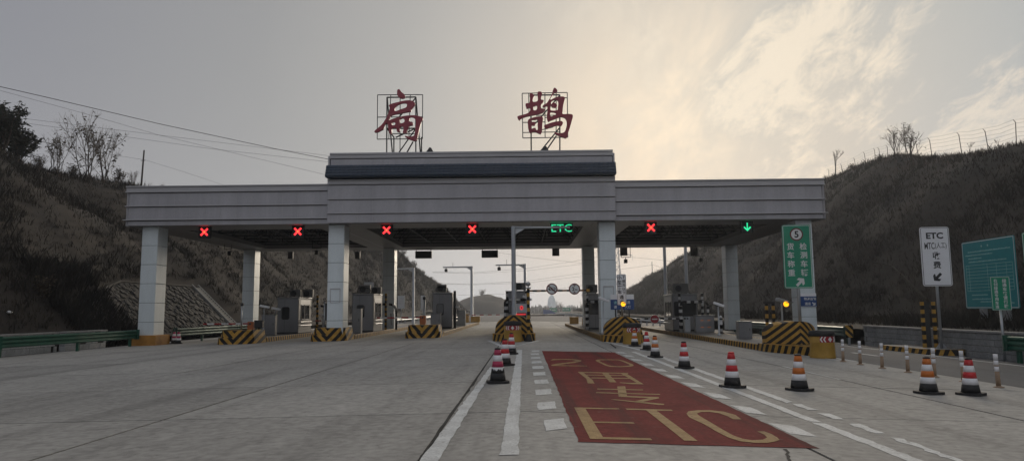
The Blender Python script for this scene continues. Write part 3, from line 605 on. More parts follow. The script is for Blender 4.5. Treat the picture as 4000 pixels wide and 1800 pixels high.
# ================================================================ TOLL ISLANDS
IH = .28
def arch_z(u, h0, h1): return h0+(h1-h0)*math.sqrt(max(0, 1-abs(u)**1.9))
def island(label, xc, y0, y1, w=2.1, nose='dome', B=.8, fwd=.16, Bd=None):
    zg = gz(xc); t = thing('toll_island', label, 'traffic island', (xc, y0, zg), 0, 'striped toll islands')
    hw = w/2; zl, zr = gz(xc-hw)-zg, gz(xc+hw)-zg; L = y1-y0; s = (B+1.06 if Bd is None else fwd+Bd+.75) if nose == 'dome' else 2.4
    def kb(xa, xb, za): return MB().bbox(xa, xb, s, L-1.2, za-.05, IH, .02)
    kb(-hw, -hw+.16, zl).build('kerb', S_KERB, t); kb(hw-.16, hw, zr).build('kerb', S_KERB, t)
    # rounded tail
    mb = MB(); n = 9
    vs = [(-hw*math.cos(math.pi*k/(n-1)), L-1.2+1.2*math.sin(math.pi*k/(n-1)), z) for z in (-.1, IH-.002) for k in range(n)]
    mb.add(vs, [(k, k+1, n+k+1, n+k) for k in range(n-1)]+[tuple(range(n, 2*n))]).build('kerb_tail', S_KERB, t)
    MB().box(-hw+.16, hw-.16, s-.2, L-1.2, -.05, IH-.012).build('paving', M_KTOP, t)
    if nose == 'dome':
        n = 25; mb = MB(); hb = hw+.02                      # low striped foot of the nose
        us = [-1+2*k/(n-1) for k in range(n)]
        def bow(u, ln): return ln*abs(u)**(2.2 if B < 2 else 1.5)
        vs = [(hb*u, bow(u, B)-.02, z) for z in (-.12, .34) for u in us]+[(hb*u, s, z) for z in (-.12, .34) for u in us]
        fs = [(k, k+1, n+k+1, n+k) for k in range(n-1)]+[(n+k, n+k+1, 3*n+k+1, 3*n+k) for k in range(n-1)]+[(0, n, 3*n, 2*n), (n-1, 3*n-1, 4*n-1, 2*n-1)]+[(2*n+k, 3*n+k, 3*n+k+1, 2*n+k+1) for k in range(n-1)]
        mb.add(vs, fs).build('nose_foot', S_NOSE, t)
        MB().add([(hb*u*1.01, bow(u, B)-.035, z) for z in (.342, .372) for u in us]+[(hb*u*.9, bow(u, B)*.9+.25, .372) for u in us],
                 [(k, k+1, n+k+1, n+k) for k in range(n-1)]+[(n+k, n+k+1, 2*n+k+1, 2*n+k) for k in range(n-1)]).build('nose_ledge', M_YBOX, t)
        mb = MB(); hd = hw-.08
        fr = [(hd*u, fwd+bow(u, Bd or B*.94)) for u in us]; tops = [arch_z(u*.985, .62 if B < 2 else .78, 1.27) for u in us]
        m = 5; vs = []
        for j in range(m):
            f = j/(m-1)
            for (x, y), zt in zip(fr, tops): vs.append((x*(1-.05*f), y+.10*f, .36+(zt-.36)*f))
        o = len(vs)
        for (x, y), zt in zip(fr, tops): vs.append((x*.95, s-.1, zt))
        for (x, y), zt in zip(fr, tops): vs.append((x*.95, s-.1, .3))
        fs = [(j*n+k, j*n+k+1, (j+1)*n+k+1, (j+1)*n+k) for j in range(m-1) for k in range(n-1)]
        fs += [((m-1)*n+k, (m-1)*n+k+1, o+k+1, o+k) for k in range(n-1)]+[(o+k, o+k+1, o+n+k+1, o+n+k) for k in range(n-1)]
        fs += [tuple([j*n for j in range(m)]+[o, o+n]), tuple([j*n+n-1 for j in range(m)]+[o+n-1, o+2*n-1])]
        mb.add(vs, fs); d = mb.build('crash_nose', S_DOME, t)
        return t
    if nose == 'vee':
        for z0, z1, wa, wb, ya, yb, nm in ((-.06, .36, hw+.02, hw-.02, 0, .03, 'nose_foot'), (.36, .76, hw-.10, hw-.16, .16, .22, 'crash_nose')):
            ch = .28
            P = lambda w_, y_, z_: [(-w_+ch, y_, z_), (w_-ch, y_, z_), (w_, y_+ch*1.6, z_), (w_-.02, s+.1, z_), (-w_+.02, s+.1, z_), (-w_, y_+ch*1.6, z_)]
            MB().add(P(wa, ya, z0)+P(wb, yb, z1), [(5, 4, 3, 2, 1, 0), tuple(range(6, 12))]+[(k, (k+1) % 6, 6+(k+1) % 6, 6+k) for k in range(6)]).build(nm, S_VEE, t)
        return t
I1 = island('low striped island end with down-pointing chevrons left of the wide column, beside orange cabinet', -16.45, 40.0, 66, nose='vee')
I2 = island('low chevron island end in front of the column with the steel booth behind it', -11.45, 41.1, 74, nose='vee')
I3 = island('low chevron island end standing alone before the narrow steel booth near the middle', -6.1, 42.2, 81, nose='vee')
I4 = island('domed striped island nose at the left side of the red lane', -.53, 35.0, 71, nose='dome')
I5 = island('domed striped island nose at the right side of the red lane under the small-car sign', 5.0, 35.2, 71, nose='dome')
I6 = island('large domed striped island nose below the green weighing sign', 11.05, 26.95, 62, w=2.3, nose='dome', B=2.6, fwd=1.75, Bd=1.0)
def ztop(x): return gz(x)+IH
ZT = {-16.45: gz(-16.45)+IH, -11.45: gz(-11.45)+IH, -6.1: gz(-6.1)+IH, -.53: gz(-.53)+IH, 5.0: gz(5.0)+IH, 11.25: gz(11.25)+IH}

# ================================================================ SAND BARRELS with chevron plates
def barrel(label, x, y, r=.43, h=.98, face=0):
    z = gz(x); t = thing('sand_barrel', label, 'crash barrel', (x, y, z), face, 'yellow sand barrels before the islands')
    MB().lathe([(r*1.0, 0), (r*1.03, .02), (r*1.0, .10), (r*.97, h*.55), (r*1.0, h*.57), (r*.96, h*.60), (r*.95, h*.86)], 28).build('drum', M_BARREL, t, True)
    MB().lathe([(r*.99, h*.80), (r*1.03, h*.81), (r*1.02, h*.97), (r*.9, h*1.0), (.02, h*1.03)], 28).build('lid', M_RUBBER, t, True)
    # curved plate: white chevrons and a diamond on red
    def cur(poly, rr, nm, mat, z0=h*.69, thick=.006):
        mb = MB(); n = len(poly)
        vs = []
        for q in (rr+thick, rr):
            for a, zz in poly: th = -math.pi/2+a/r; vs.append((q*math.cos(th), q*math.sin(th), z0+zz))
        mb.add(vs, [tuple(range(n)), tuple(range(2*n-1, n-1, -1))]+[(k, n+k, n+(k+1) % n, (k+1) % n) for k in range(n)]).build(nm, mat, t)
    W_, hh = .37, .115
    seg = 14
    for k in range(seg):
        a, b = -W_+2*W_*k/seg, -W_+2*W_*(k+1)/seg
    mb = MB(); vs = []
    for zz in (-hh, hh):
        for k in range(seg+1): th = -math.pi/2+(-W_+2*W_*k/seg)/r; vs.append(((r*.985)*math.cos(th), (r*.985)*math.sin(th), h*.69+zz))
    mb.add(vs, [(k, k+1, seg+2+k, seg+1+k) for k in range(seg)]).build('chevron_plate', M_SRED, t)
    cz = .095
    for c, d in ((-.29, -1), (-.18, -1), (.18, 1), (.29, 1)):
        tip = c+d*.05; bk = c-d*.03
        cur([(bk, -cz), (bk+d*.045, -cz), (tip+d*.025, 0), (bk+d*.045, cz), (bk, cz), (tip-d*.025, 0)], r*.99, 'chevron', M_WINK)
    cur([(0, -cz), (.085, 0), (0, cz), (-.085, 0)], r*.99, 'diamond', M_WINK)
    return t
barrel('yellow sand barrel with black lid before the nose left of the red lane', -.57, 34.45, face=0)
barrel('yellow sand barrel with black lid before the nose under the small-car sign', 5.10, 34.0, face=.12)
barrel('yellow sand barrel with black lid before the nose below the green weighing sign', 10.78, 26.1, face=.30)

# ================================================================ TOLL BOOTHS
def window(t, x0, x1, z0, z1, y, r=.08):
    w, h = x1-x0, z1-z0; cx, cz = (x0+x1)/2, (z0+z1)/2
    wn_ = MB().prism(rrect(w, h, r, cx, cz), y-.012, y).build('window', M_GLASS, t)
    MB().ring(rrect(w+.10, h+.10, r+.05, cx, cz), rrect(w, h, r, cx, cz), y-.03, y-.002).build('frame', M_RUBBER, wn_)
def booth(label, x, y, w=1.5, d=3.0, h=2.45, win='left', side=1, front_window=True):
    zt = ztop(x); t = thing('toll_booth', label, 'toll booth', (x, y, zt), 0, 'steel toll booths')
    hw = w/2
    MB().bbox(-hw, hw, 0, d, .0, h, .05).build('body', M_BOOTH, t)
    MB().bbox(-hw-.03, hw+.03, -.03, d+.03, h-.01, h+.06, .02).build('roof', M_STEEL, t)
    MB().box(-hw*.3, -hw*.3+.012, -.006, .0, .08, h-.1).build('panel_seam', M_DARK, t)
    MB().box(-hw+.02, hw-.02, -.012, .0, .02, .10).build('skirting', M_DARK, t)
    if win == 'left': window(t, -hw+.38, -hw+.82, 1.02, 1.80, 0)
    elif win == 'right': window(t, hw-.95, hw-.45, 1.0, 1.75, 0)
    elif win == 'wide': window(t, -hw+.15, hw-.15, 1.05, 1.95, 0, .05)
    # glazed service side with bright steel counter rails
    sx = hw if side > 0 else -hw
    e = .012*side
    for y0, y1, nm in ((.55, 1.25, 'side_window'), (1.35, 2.35, 'side_window')):
        wq = MB().box(min(sx, sx+e), max(sx, sx+e), y0, y1, 1.0, 1.95).build(nm, M_GLASS, t)
        MB().box(min(sx, sx+2.2*e), max(sx, sx+2.2*e), y0-.05, y0, .95, 2.0).box(min(sx, sx+2.2*e), max(sx, sx+2.2*e), y1, y1+.05, .95, 2.0).build('jamb', M_DARK, wq)
    MB().box(min(sx, sx+1.5*e), max(sx, sx+1.5*e), .3, 2.6, 2.0, 2.32).build('side_header', M_STEEL, t)
    for z in (.55, .80): MB().tube((sx+.13*side, .1, z), (sx+.13*side, d-.4, z), .028, n=8).build('counter_rail', M_STEEL, t)
    MB().box(min(sx, sx+.16*side), max(sx, sx+.16*side), .5, 2.3, .93, .98).build('counter', M_STEEL, t)
    return t
def ac_unit(label, x, y, z, w=.78, h=.55, rot=0):
    t = thing('air_conditioner', label, 'air conditioner', (x, y, z), rot, 'air conditioners on the booth roofs')
    MB().bbox(-w/2, w/2, 0, .32, .06, h, .02).build('casing', M_AC, t)
    for s in (-1, 1): MB().box(s*w*.35-.03, s*w*.35+.03, .02, .30, 0, .062).build('foot', M_FRAME, t)
    f = MB().prism(circ(.2, -w*.14, h*.52), -.02, 0).build('fan_grille', M_DARK, t)
    MB().ring(circ(.215, -w*.14, h*.52), circ(.195, -w*.14, h*.52), -.035, -.005).ring(circ(.12, -w*.14, h*.52), circ(.105, -w*.14, h*.52), -.03, -.012).build('grille_ring', M_FRAME, f)
    return t
B1 = booth('steel toll booth farthest left, behind the leftmost chevron island', -16.45, 49.2)
B2 = booth('steel toll booth just right of the wide left column', -11.15, 48.9, h=2.55)
B3 = booth('narrow steel toll booth standing clear of the columns, left of centre', -6.15, 53.2, h=2.6)
B4 = booth('dark toll booth behind the lane display at the left of the red lane', -.48, 47.6, h=2.45, win='wide')
B5 = booth('toll booth half hidden behind the middle right column', 5.15, 49.5, h=2.4, win='wide', side=-1)
B6 = booth('toll booth behind black and white pipes right of the no-entry sign', 10.95, 48.6, w=1.7, h=2.45, win='wide', side=-1)
def roofz(x, h): return ztop(x)+h+.06
ac_unit('taller left air conditioner on the farthest left booth', -16.25, 50.0, roofz(-16.45, 2.45)); ac_unit('right air conditioner on the farthest left booth', -15.95, 51.0, roofz(-16.45, 2.45), h=.5) if False else None
ac_unit('air conditioner set back on the farthest left booth', -15.75, 51.4, roofz(-16.45, 2.45), w=.7, h=.6)
ac_unit('front air conditioner on the booth beside the wide left column', -11.15, 49.3, roofz(-11.15, 2.55), w=.8, h=.62)
ac_unit('rear air conditioner on the booth beside the wide left column', -10.65, 50.8, roofz(-11.15, 2.55), w=.7, h=.52)
ac_unit('air conditioner with loop of hose on the narrow clear-standing booth', -6.25, 53.6, roofz(-6.15, 2.6), w=.72, h=.62)
ac_unit('dark air conditioner on the booth left of the red lane', -.25, 48.0, roofz(-.48, 2.45), w=.70, h=.55)
ac_unit('air conditioner with round fan beside the middle right column', 4.75, 49.8, roofz(5.15, 2.4), w=.8, h=.62)
ac_unit('air conditioner with round fan on the booth right of the no-entry sign', 10.75, 48.9, roofz(10.95, 2.45), w=1.1, h=.72)
for x, y, z, lab in ((-6.25, 53.5, roofz(-6.15, 2.6), 'black hose looping over the narrow clear-standing booth roof'), (-16.6, 49.8, roofz(-16.45, 2.45), 'black hose looping over the farthest left booth roof'), (-11.2, 49.2, roofz(-11.15, 2.55), 'black hose looping over the booth roof by the wide column')):
    pts = [(x-.75, y, z+.03), (x-.6, y, z+.08), (x-.42, y, z+.12), (x-.38, y, z+.35), (x-.25, y-.06, z+.44), (x+.25, y-.06, z+.42), (x+.46, y, z+.35), (x+.5, y, z+.2), (x+.4, y, z+.06)]
    tag(MB().path(pts, .028, 6).build('hose', M_RUBBER, None, True), lab, 'hose', 'hoses on the booth roofs')

# ---------------- pipe guard frames round the booths
def bent(p, r=.3, n=4):
    """polyline with rounded corners"""
    out = [Vector(p[0])]
    for a, b, c in zip(p, p[1:], p[2:]):
        a, b, c = Vector(a), Vector(b), Vector(c); u = (a-b).normalized()*r; w = (c-b).normalized()*r
        for k in range(n+1): t = k/n; out.append((b+u)*(1-t)**2+b*2*t*(1-t)+(b+w)*t**2)
    return out+[Vector(p[-1])]
def guard(label, x, y, w=1.55, h=1.95, back=.6, tall=2.7):
    t = thing('pipe_guard', label, 'guard frame', (x, y, ztop(x)), 0, 'black and white pipe guards at the booths'); hw = w/2; r = .085
    for s in (-1, 1):
        MB().tube((s*hw, 0, 0), (s*hw, 0, h-.25), r, n=12).build('upright', S_PIPE, t, True)
        MB().path(bent([(s*hw, 0, h-.25), (s*hw, 0, h), (s*(hw-.25), 0, h)], .2), r, 12).build('elbow', M_RUBBER, t, True)
        MB().tube((s*(hw-.12), back, 0), (s*(hw-.12), back, tall), r*.9, n=12).build('rear_post', S_PIPE, t, True)
    MB().tube((-hw+.25, 0, h), (hw-.25, 0, h), r, n=12).build('crossbar', S_PIPEW, t, True)
    return t
guard('black and white pipe guard round the booth right of the no-entry sign', 11.15, 46.8, 1.75, 1.95, .9, 2.55)
guard('black and white pipe guard before the booth left of the red lane', -.50, 46.3, 1.5, 1.9, .5, 2.45)
guard('black and white pipe guard beside the middle right column', 4.95, 47.8, 1.55, 1.85, .6, 2.35)
for x, y, lab in ((-14.6+.0, 53.2, 'striped pipe guard behind the farthest left booth'), (-9.55, 53.0, 'striped pipe guard behind the booth beside the wide left column')):
    xx = {-14.6: -15.55, -9.55: -10.35}[x]
    t = thing('pipe_guard', lab, 'guard frame', (xx, y, ztop(xx)), 0, 'black and white pipe guards at the booths')
    MB().tube((0, 0, 0), (0, 0, 2.7), .09, n=12).build('post', S_POST, t, True)
    MB().path(bent([(-.95, 0, 1.9), (.55, 0, 1.9), (.78, 0, 1.5), (.78, 0, 0)], .3), .085, 10).build('bent_pipe', S_PIPEW, t, True)
    q = MB().bbox(.22, .62, -.18, .10, 1.22, 1.30, .02).build('reader_head', M_WHITE, t); MB().tube((.45, -.04, .35), (.38, -.04, 1.22), .05, n=8).build('reader_stem', M_STEEL, t)
t = thing('pipe_guard', 'dark pipe guard at the right side of the narrow clear-standing booth', 'guard frame', (-5.15, 52.6, ztop(-5.15)), 0, 'black and white pipe guards at the booths')
MB().tube((0, 0, 0), (0, 0, 2.75), .10, n=12).build('post', M_RUBBER, t, True); MB().tube((.28, -.1, .9), (.22, -.1, 1.5), .05, n=8).build('reader_stem', M_STEEL, t); MB().bbox(.10, .36, -.25, .0, 1.5, 1.62, .02).build('reader_head', M_WHITE, t)

# ================================================================ CONES
CONE = [(.185, .055), (.165, .20), (.145, .33), (.118, .46), (.092, .58), (.062, .70)]
def cone(label, x, y, top, kinds, rot=0, tip=True):
    t = thing('traffic_cone', label, 'traffic cone', (x, y, gz(x)+.003), rot, 'traffic cones on the plaza')
    MB().prism(rrect(.46, .46, .10, 0, 0, 3), -.0, .05).build('base', M_RUBBER, t)
    b = t.children[0]; b.rotation_euler.x = R(90); b.location = (0, 0, 0)
    zz = [.05, .21, .335, .46, .585, .70]
    rad = lambda z: .175-(z-.05)*.165
    for (z0, z1), k in zip(zip(zz, zz[1:]), kinds):
        MB().lathe([(rad(z0), z0), (rad(z1), z1)], 20).build('band', k, t, True)
    MB().lathe([(rad(.70), .70), (rad(.70)*.98, .725), (rad(.7)*.6, .74), (rad(.7)*.55, .735)], 16).build('tip', M_RUBBER if tip else top, t, True)
    t.rotation_euler.x = random.uniform(-.012, .012)
    return t
rb, ob = [M_RUBBER, M_CWH, M_CRED, M_CWH, M_CRED], [M_RUBBER, M_CWH, M_COR, M_CWH, M_COR]
c1 = cone('torn magenta and white cone, nearest of three left of the red lane', -.58, 15.35, M_CMAG, [M_RUBBER, M_RUBBER, M_CMAG, M_CWH, M_CMAG], .2)
mb = MB(); zz = .31                                            # ragged edge of the torn white sleeve
n = 20; rr = lambda z: .178-(z-.05)*.165
mb.add([(rr(z)*math.cos(2*math.pi*k/n), rr(z)*math.sin(2*math.pi*k/n), z) for z in (.335,) for k in range(n)]+[(rr(.3)*1.03*math.cos(2*math.pi*k/n), rr(.3)*1.03*math.sin(2*math.pi*k/n), .335-random.choice((.01, .03, .07, .10))) for k in range(n)], [(k, n+k, n+(k+1) % n, (k+1) % n) for k in range(n)]).build('torn_sleeve', M_CWH, c1)
cone('red and white cone, middle of the three left of the red lane', -.55, 20.03, M_CRED, rb, .5)
cone('red and white cone, farthest of the three left of the red lane', -.46, 24.96, M_CRED, rb, .1)
cone('faded orange and white cone standing against the yellow barrel', 4.90, 31.9, M_COR, ob, .4)
cone('red and white cone right beside the yellow barrel', 4.92, 28.9, M_CRED, rb, .7, False)
cone('mixed orange and red cone with black tip on the white line', 4.45, 24.5, M_COR, [M_RUBBER, M_CWH, M_COR, M_CWH, M_COR], .2)
cone('red and white cone with black tip alone on the right white line', 4.43, 20.0, M_CRED, rb, .9)
cone('red-tipped cone nearest to the red lane on its right side', 4.36, 15.2, M_CRED, rb, .3, False)
cone('orange and white cone alone right of the double white lines', 5.63, 14.87, M_COR, ob, .5)
cone('orange and white cone, left of the pair at the far right', 8.18, 14.74, M_COR, ob, .2)
cone('red and white cone, right of the pair at the far right', 8.98, 14.67, M_CRED, rb, .6)
cone('small red and white cone, left of two by the yellow column foot', -21.45, 43.35, M_CRED, [M_RUBBER, M_CWH, M_CMAG, M_CWH, M_CMAG], .2)
cone('small red and white cone, right of two by the yellow column foot', -21.05, 43.1, M_CRED, [M_RUBBER, M_CWH, M_CMAG, M_CWH, M_CMAG], .4)
# lane delineators
ORD = ['farthest', 'second farthest', 'third farthest', 'middle', 'third nearest', 'second nearest', 'nearest']
for k, y in enumerate((24.2, 22.9, 21.5, 20.14, 18.8, 17.63, 16.35)):
    x = 10.64; t = thing('lane_delineator', ORD[k]+' tan and white flexible post in the row of seven at right', 'delineator post', (x+random.uniform(-.03, .03), y, gz(x)+.002), random.uniform(0, 6), 'row of flexible lane posts')
    t.rotation_euler.x = random.uniform(-.03, .03); t.rotation_euler.y = random.uniform(-.03, .03)
    MB().lathe([(.11, 0), (.11, .012), (.06, .03), (.052, .04)], 14).build('base', M_TAN, t, True)
    MB().lathe([(.05, .035), (.045, .36)], 14).build('stem', M_TAN, t, True)
    for z0, z1, m_ in ((.36, .47, M_CWH), (.47, .50, M_TAN), (.50, .60, M_CWH), (.60, .63, M_GALV), (.63, .74, M_CWH)): MB().lathe([(.047, z0), (.045, z1)], 14).build('band', m_, t, True)

# ================================================================ SIGNS
def board(t, w, zb, zt, mat, border, y=-.05, r=.06, inset=.03, bw=.03, cx=0):
    h = zt-zb; cz = (zb+zt)/2
    p = MB().prism(rrect(w, h, r, cx, cz), y, y+.03).build('panel', mat, t)
    MB().ring(rrect(w-2*inset, h-2*inset, max(.01, r-inset), cx, cz), rrect(w-2*inset-2*bw, h-2*inset-2*bw, max(.008, r-inset-bw), cx, cz), y-.004, y+.002).build('border', border, t)
    return p
def pole(t, z0, z1, r=.06, x=0, y=.06, mat=None): return MB().tube((x, y, z0), (x, y, z1), r, n=14).build('post', mat or M_GALV, t, True)
def arrow(t, cx, cz, s, ang, y, mat):
    p = [(-.5, -.16), (.05, -.16), (.05, -.16), (.12, -.16), (-.02, -.42), (.22, -.42), (.55, 0), (.22, .42), (-.02, .42), (.12, .16), (-.5, .16)]
    p = [(-.5, -.13), (.08, -.13), (-.08, -.40), (.18, -.40), (.5, 0), (.18, .40), (-.08, .40), (.08, .13), (-.5, .13)]
    c_, s_ = math.cos(ang), math.sin(ang)
    MB().prism([(cx+s*(x*c_-z*s_), cz+s*(x*s_+z*c_)) for x, z in p], y-.005, y).build('arrow', mat, t)
# green sign on the right island
x, y = 11.30, 29.35; z0 = ztop(11.25)
t = thing('lane_sign', 'tall green sign with a round speed disc, two columns of characters and white arrow', 'traffic sign', (x, y, z0), -.06)
zb, zt_ = 2.30-z0, 4.93-z0; board(t, 1.15, zb, zt_, M_GREEN, M_WINK, r=.09, inset=.025, bw=.022); pole(t, 0, zt_-.2, .065)
MB().prism(circ(.27, 0, zt_-.40), -.058, -.05).build('speed_disc', M_BRED, t); MB().prism(circ(.215, 0, zt_-.40), -.066, -.058).build('disc_face', M_WINK, t)
text('5', 0, zt_-.40, -.066, t, M_INK, h=.28, bold=.03)
for k, ch in enumerate('货车称重'): text(ch, -.27, zt_-.90-.36*k, -.052, t, M_WINK, cell=.30, bold=.015)
for k, ch in enumerate('检测车辆'): text(ch, .25, zt_-.90-.36*k, -.052, t, M_WINK, cell=.30, bold=.015)
arrow(t, .06, zb+.26, .42, R(45), -.052, M_WINK)
# white ETC / MTC sign
x, y = 17.45, 30.2; z0 = gz(17.3)+.25
t = thing('lane_sign', 'tall white sign with black lettering and down-left arrow on small island', 'traffic sign', (x, y, z0), -.10)
zb, zt_ = 2.37-z0, 4.87-z0; board(t, 1.17, zb, zt_, M_WHITE, M_INK, r=.10, inset=.03, bw=.018); pole(t, 0, zt_-.2, .06)
text('ETC', 0, zt_-.37, -.052, t, M_INK, w=.68, h=.27, bold=.035); text('MTC', -.23, zt_-.80, -.052, t, M_INK, w=.40, h=.28, bold=.012); text('(人工)', .22, zt_-.80, -.052, t, M_INK, w=.46, h=.29, bold=.006)
text('收', .02, zt_-1.21, -.052, t, M_INK, cell=.32, bold=.02); text('费', .02, zt_-1.61, -.052, t, M_INK, cell=.32, bold=.02); arrow(t, .0, zb+.38, .42, R(225), -.052, M_INK)
for s in (-1, 1): MB().prism([(s*.06, 0), (s*.22, 0), (s*.06, .22)], .05, .07).build('gusset', M_GALV, t)
# small-car sign
x, y = 5.02, 36.6; z0 = gz(5.0)+1.1
t = thing('lane_sign', 'narrow white sign with two columns of black characters above amber flasher', 'traffic sign', (x, y, z0), -.05)
zb, zt_ = 1.72-z0, 3.30-z0; board(t, .47, zb, zt_, M_WHITE, M_INK, r=.06, inset=.018, bw=.014); pole(t, 0, zt_-.1, .05)
for k, ch in enumerate('小型客车'): text(ch, -.10, zt_-.18-.245*k, -.052, t, M_INK, cell=.225, bold=.022)
for k, ch in enumerate('7座及以下'): text(ch, .115, zt_-.16-.20*k, -.052, t, M_INK, cell=.175 if ch != '7' else .21, bold=.018)
for k, ch in enumerate('通道'): text(ch, -.01, zt_-1.18-.25*k, -.052, t, M_INK, cell=.22, bold=.022)
# blue panel behind it
x, y = 5.55, 40.3; z0 = ztop(5.0)
t = thing('notice_board', 'blue and white notice board on two posts beside the middle right column', 'sign', (x, y, z0))
MB().bbox(-.66, .66, 0, .04, 1.48-z0, 2.05-z0, .006).build('panel', M_BLUE, t); MB().bbox(-.66, .66, 0, .04, 2.052-z0, 2.33-z0, .006).build('header', M_WHITE, t)
text('请', -.40, 1.88-z0, -.001, t, M_FAINT, cell=.18); text('通', .36, 1.88-z0, -.001, t, M_WINK, cell=.18); text('请', -.40, 1.63-z0, -.001, t, M_WINK, cell=.18); text('大灯', .30, 1.63-z0, -.001, t, M_WINK, cell=.18)
for s in (-.38, .38): MB().box(s-.04, s+.04, .045, .10, 0, 2.2-z0).build('post', M_FRAME, t)
# banner strapped to the right column
t = thing('column_banner', 'blue and white banner on the right column behind the green sign', 'banner', (16.45, 41.5, 1.55))
MB().bbox(-.49, .49, -.045, -.012, .0, .78, .006).build('panel', M_WHITE, t); MB().box(-.488, .488, -.052, -.046, .03, .60).build('blue_field', M_BLUE, t)
text('物资运输', .12, .46, -.052, t, M_WINK, w=.70, h=.17); text('通道', -.02, .18, -.052, t, M_WINK, w=.34, h=.17); arrow(t, .33, .17, .24, R(-40), -.052, M_WINK)
# big info boards along the bank, facing the road
def info_board(label, y0, y1, zb, zt_, rows=True):
    w = y1-y0; t = thing('information_board', label, 'information board', (21.4, (y0+y1)/2, .5), R(90)-R(180), 'large green boards on the right bank')
    b0, b1 = zb-.5, zt_-.5; board(t, w, b0, b1, M_TEAL if rows else M_GREEN, M_WINK, r=.09, inset=.03, bw=.03)
    for s in (-.22, .22): MB().box(w*s-.14, w*s+.14, .0, .20, -.1, b1-.3).build('post', M_GALV, t)
    h = b1-b0; tz, bz = b1-.36*h if rows else b1-.2*h, b0+.26*h
    n = 8
    for k in range(n+1): zz = tz+(bz-tz)*k/n; MB().box(-w*.44, w*.44, -.055, -.051, zz-.008, zz+.008).build('table_line', M_FAINT, t)
    for fx in (-.44, -.38, -.02, .15, .33, .44): MB().box(w*fx-.008, w*fx+.008, -.0551, -.0512, bz, tz).build('table_line', M_FAINT, t)
    rnd = random.Random(3)
    if rows:                                                        # rows of small illegible print
        for zz, a, b in ((b1-.16*h, -.38, .42), (b1-.21*h, -.44, .10), (b1-.26*h, -.38, -.12), (b1-.31*h, -.38, .34), (b0+.20*h, -.36, -.05), (b0+.14*h, -.36, .0), (b0+.10*h, -.2, .05), (b0+.08*h, .2, .42)):
            mb = MB(); x_ = w*a
            while x_ < w*b:
                q = rnd.uniform(.03, .055); mb.box(x_, x_+q, -.054, -.0505, zz-.028, zz+.022*rnd.uniform(.5, 1.4)); x_ += q+.022
            mb.build('print_row', M_FAINT, t, kind='stuff')
        MB().prism(circ(.05, -.1*w, b1-.09*h), -.055, -.051).build('emblem', M_FAINT, t); MB().prism(circ(.05, .02*w, b1-.09*h), -.055, -.051).build('emblem', M_FAINT, t)
info_board('large teal board with faint table on the right bank', 31.0, 34.7, 1.40, 4.58)
info_board('large green board cut off by the right edge of the view', 26.6, 30.5, 1.40, 4.62, False)
# small green sign by the guardrail
x, y = 17.38, 26.2; t = thing('lane_sign', 'small green sign with two dense columns of white characters before the teal board', 'traffic sign', (x, y, gz(17.45)), -.10)
z0 = gz(17.45); zb, zt_ = 1.37-z0, 2.58-z0; board(t, .66, zb, zt_, M_GREEN, M_WINK, r=.02, inset=.01, bw=.014); pole(t, 0, zb+.2, .045)
for k, ch in enumerate('绿通车辆请行驶'): text(ch, .14, zt_-.15-.152*k, -.052, t, M_WINK, cell=.145)
for k, ch in enumerate('右侧绿通专用车道'): text(ch, -.16, zt_-.14-.135*k, -.052, t, M_WINK, cell=.13)

# ================================================================ LANE SIGNALS UNDER THE CANOPY
def signal(label, px, py, kind, Y=41.75):
    q = at(px, py, Y); t = thing('lane_signal', label, 'lane signal', (q.x, Y, q.z), 0, 'lane signals under the canopy')
    MB().bbox(-.36, .36, 0, .22, -.36, .40, .02).build('housing', M_DARK, t)
    for s in (-.30, .30): MB().box(s-.02, s+.02, .08, .14, .40, ZB-q.z+.02).build('hanger', M_FRAME, t)
    MB().box(-.38, .38, -.10, 0, .37, .40).build('visor', M_DARK, t)
    if kind == 'x':
        for sgn, nm in ((1, 'lit_bar'), (-1, 'lit_bar')):
            p = [(-.24, -.165), (-.165, -.24), (.24, .165), (.165, .24)]
            MB().prism([(sgn*a, b) for a, b in p][::sgn], -.012-.003*sgn, -.002).build(nm, M_REDLED, t)
        MB().prism(circ(.05), -.022, -.016).build('lit_core', M_ORLED, t)
    else:
        for a in ([(-.035, -.16), (.035, -.16), (.035, .25), (-.035, .25)], [(-.22, -.04), (-.17, .03), (0, -.14), (0, -.26)], [(.22, -.04), (0, -.26), (0, -.14), (.17, .03)]): MB().prism(a, -.012, -.002).build('lit_bar', M_GRLED, t)
for k, (px, py) in enumerate(((798, 906), (1163, 904), (1510, 899), (1845, 895))): signal(['red cross lane signal farthest left under the canopy', 'red cross lane signal left of the wide column', 'red cross lane signal right of the wide column', 'red cross lane signal nearest the middle of the canopy'][k], px, py, 'x')
signal('red cross lane signal right of the middle right column', 2543, 889, 'x'); signal('green down arrow lane signal beside the tall green sign', 2919, 886, 'arrow')
q = at(2194, 884, 41.9); t = thing('lane_display', 'dark lane display with green dot letters above the red lane', 'lane display', (q.x, 41.9, 6.04))
MB().bbox(-.67, .67, 0, .2, 0, .80, .02).build('housing', M_DARK, t); text('ETC', 0, .29, -.002, t, M_GRLED, w=1.22, h=.45, bold=.0)
for s in (-.5, .5): MB().box(s-.02, s+.02, .08, .14, .80, .9).build('hanger', M_FRAME, t)
for k in range(8): MB().box(-.6+.15*k, -.51+.15*k, -.006, -.002, .66, .70).build('lit_dash', M_GRLED, t)
for k in range(4): MB().box(-.64, .64, -.0075, -.0045, .13+.1*k, .145+.1*k).build('dot_gap', M_DARK, t)
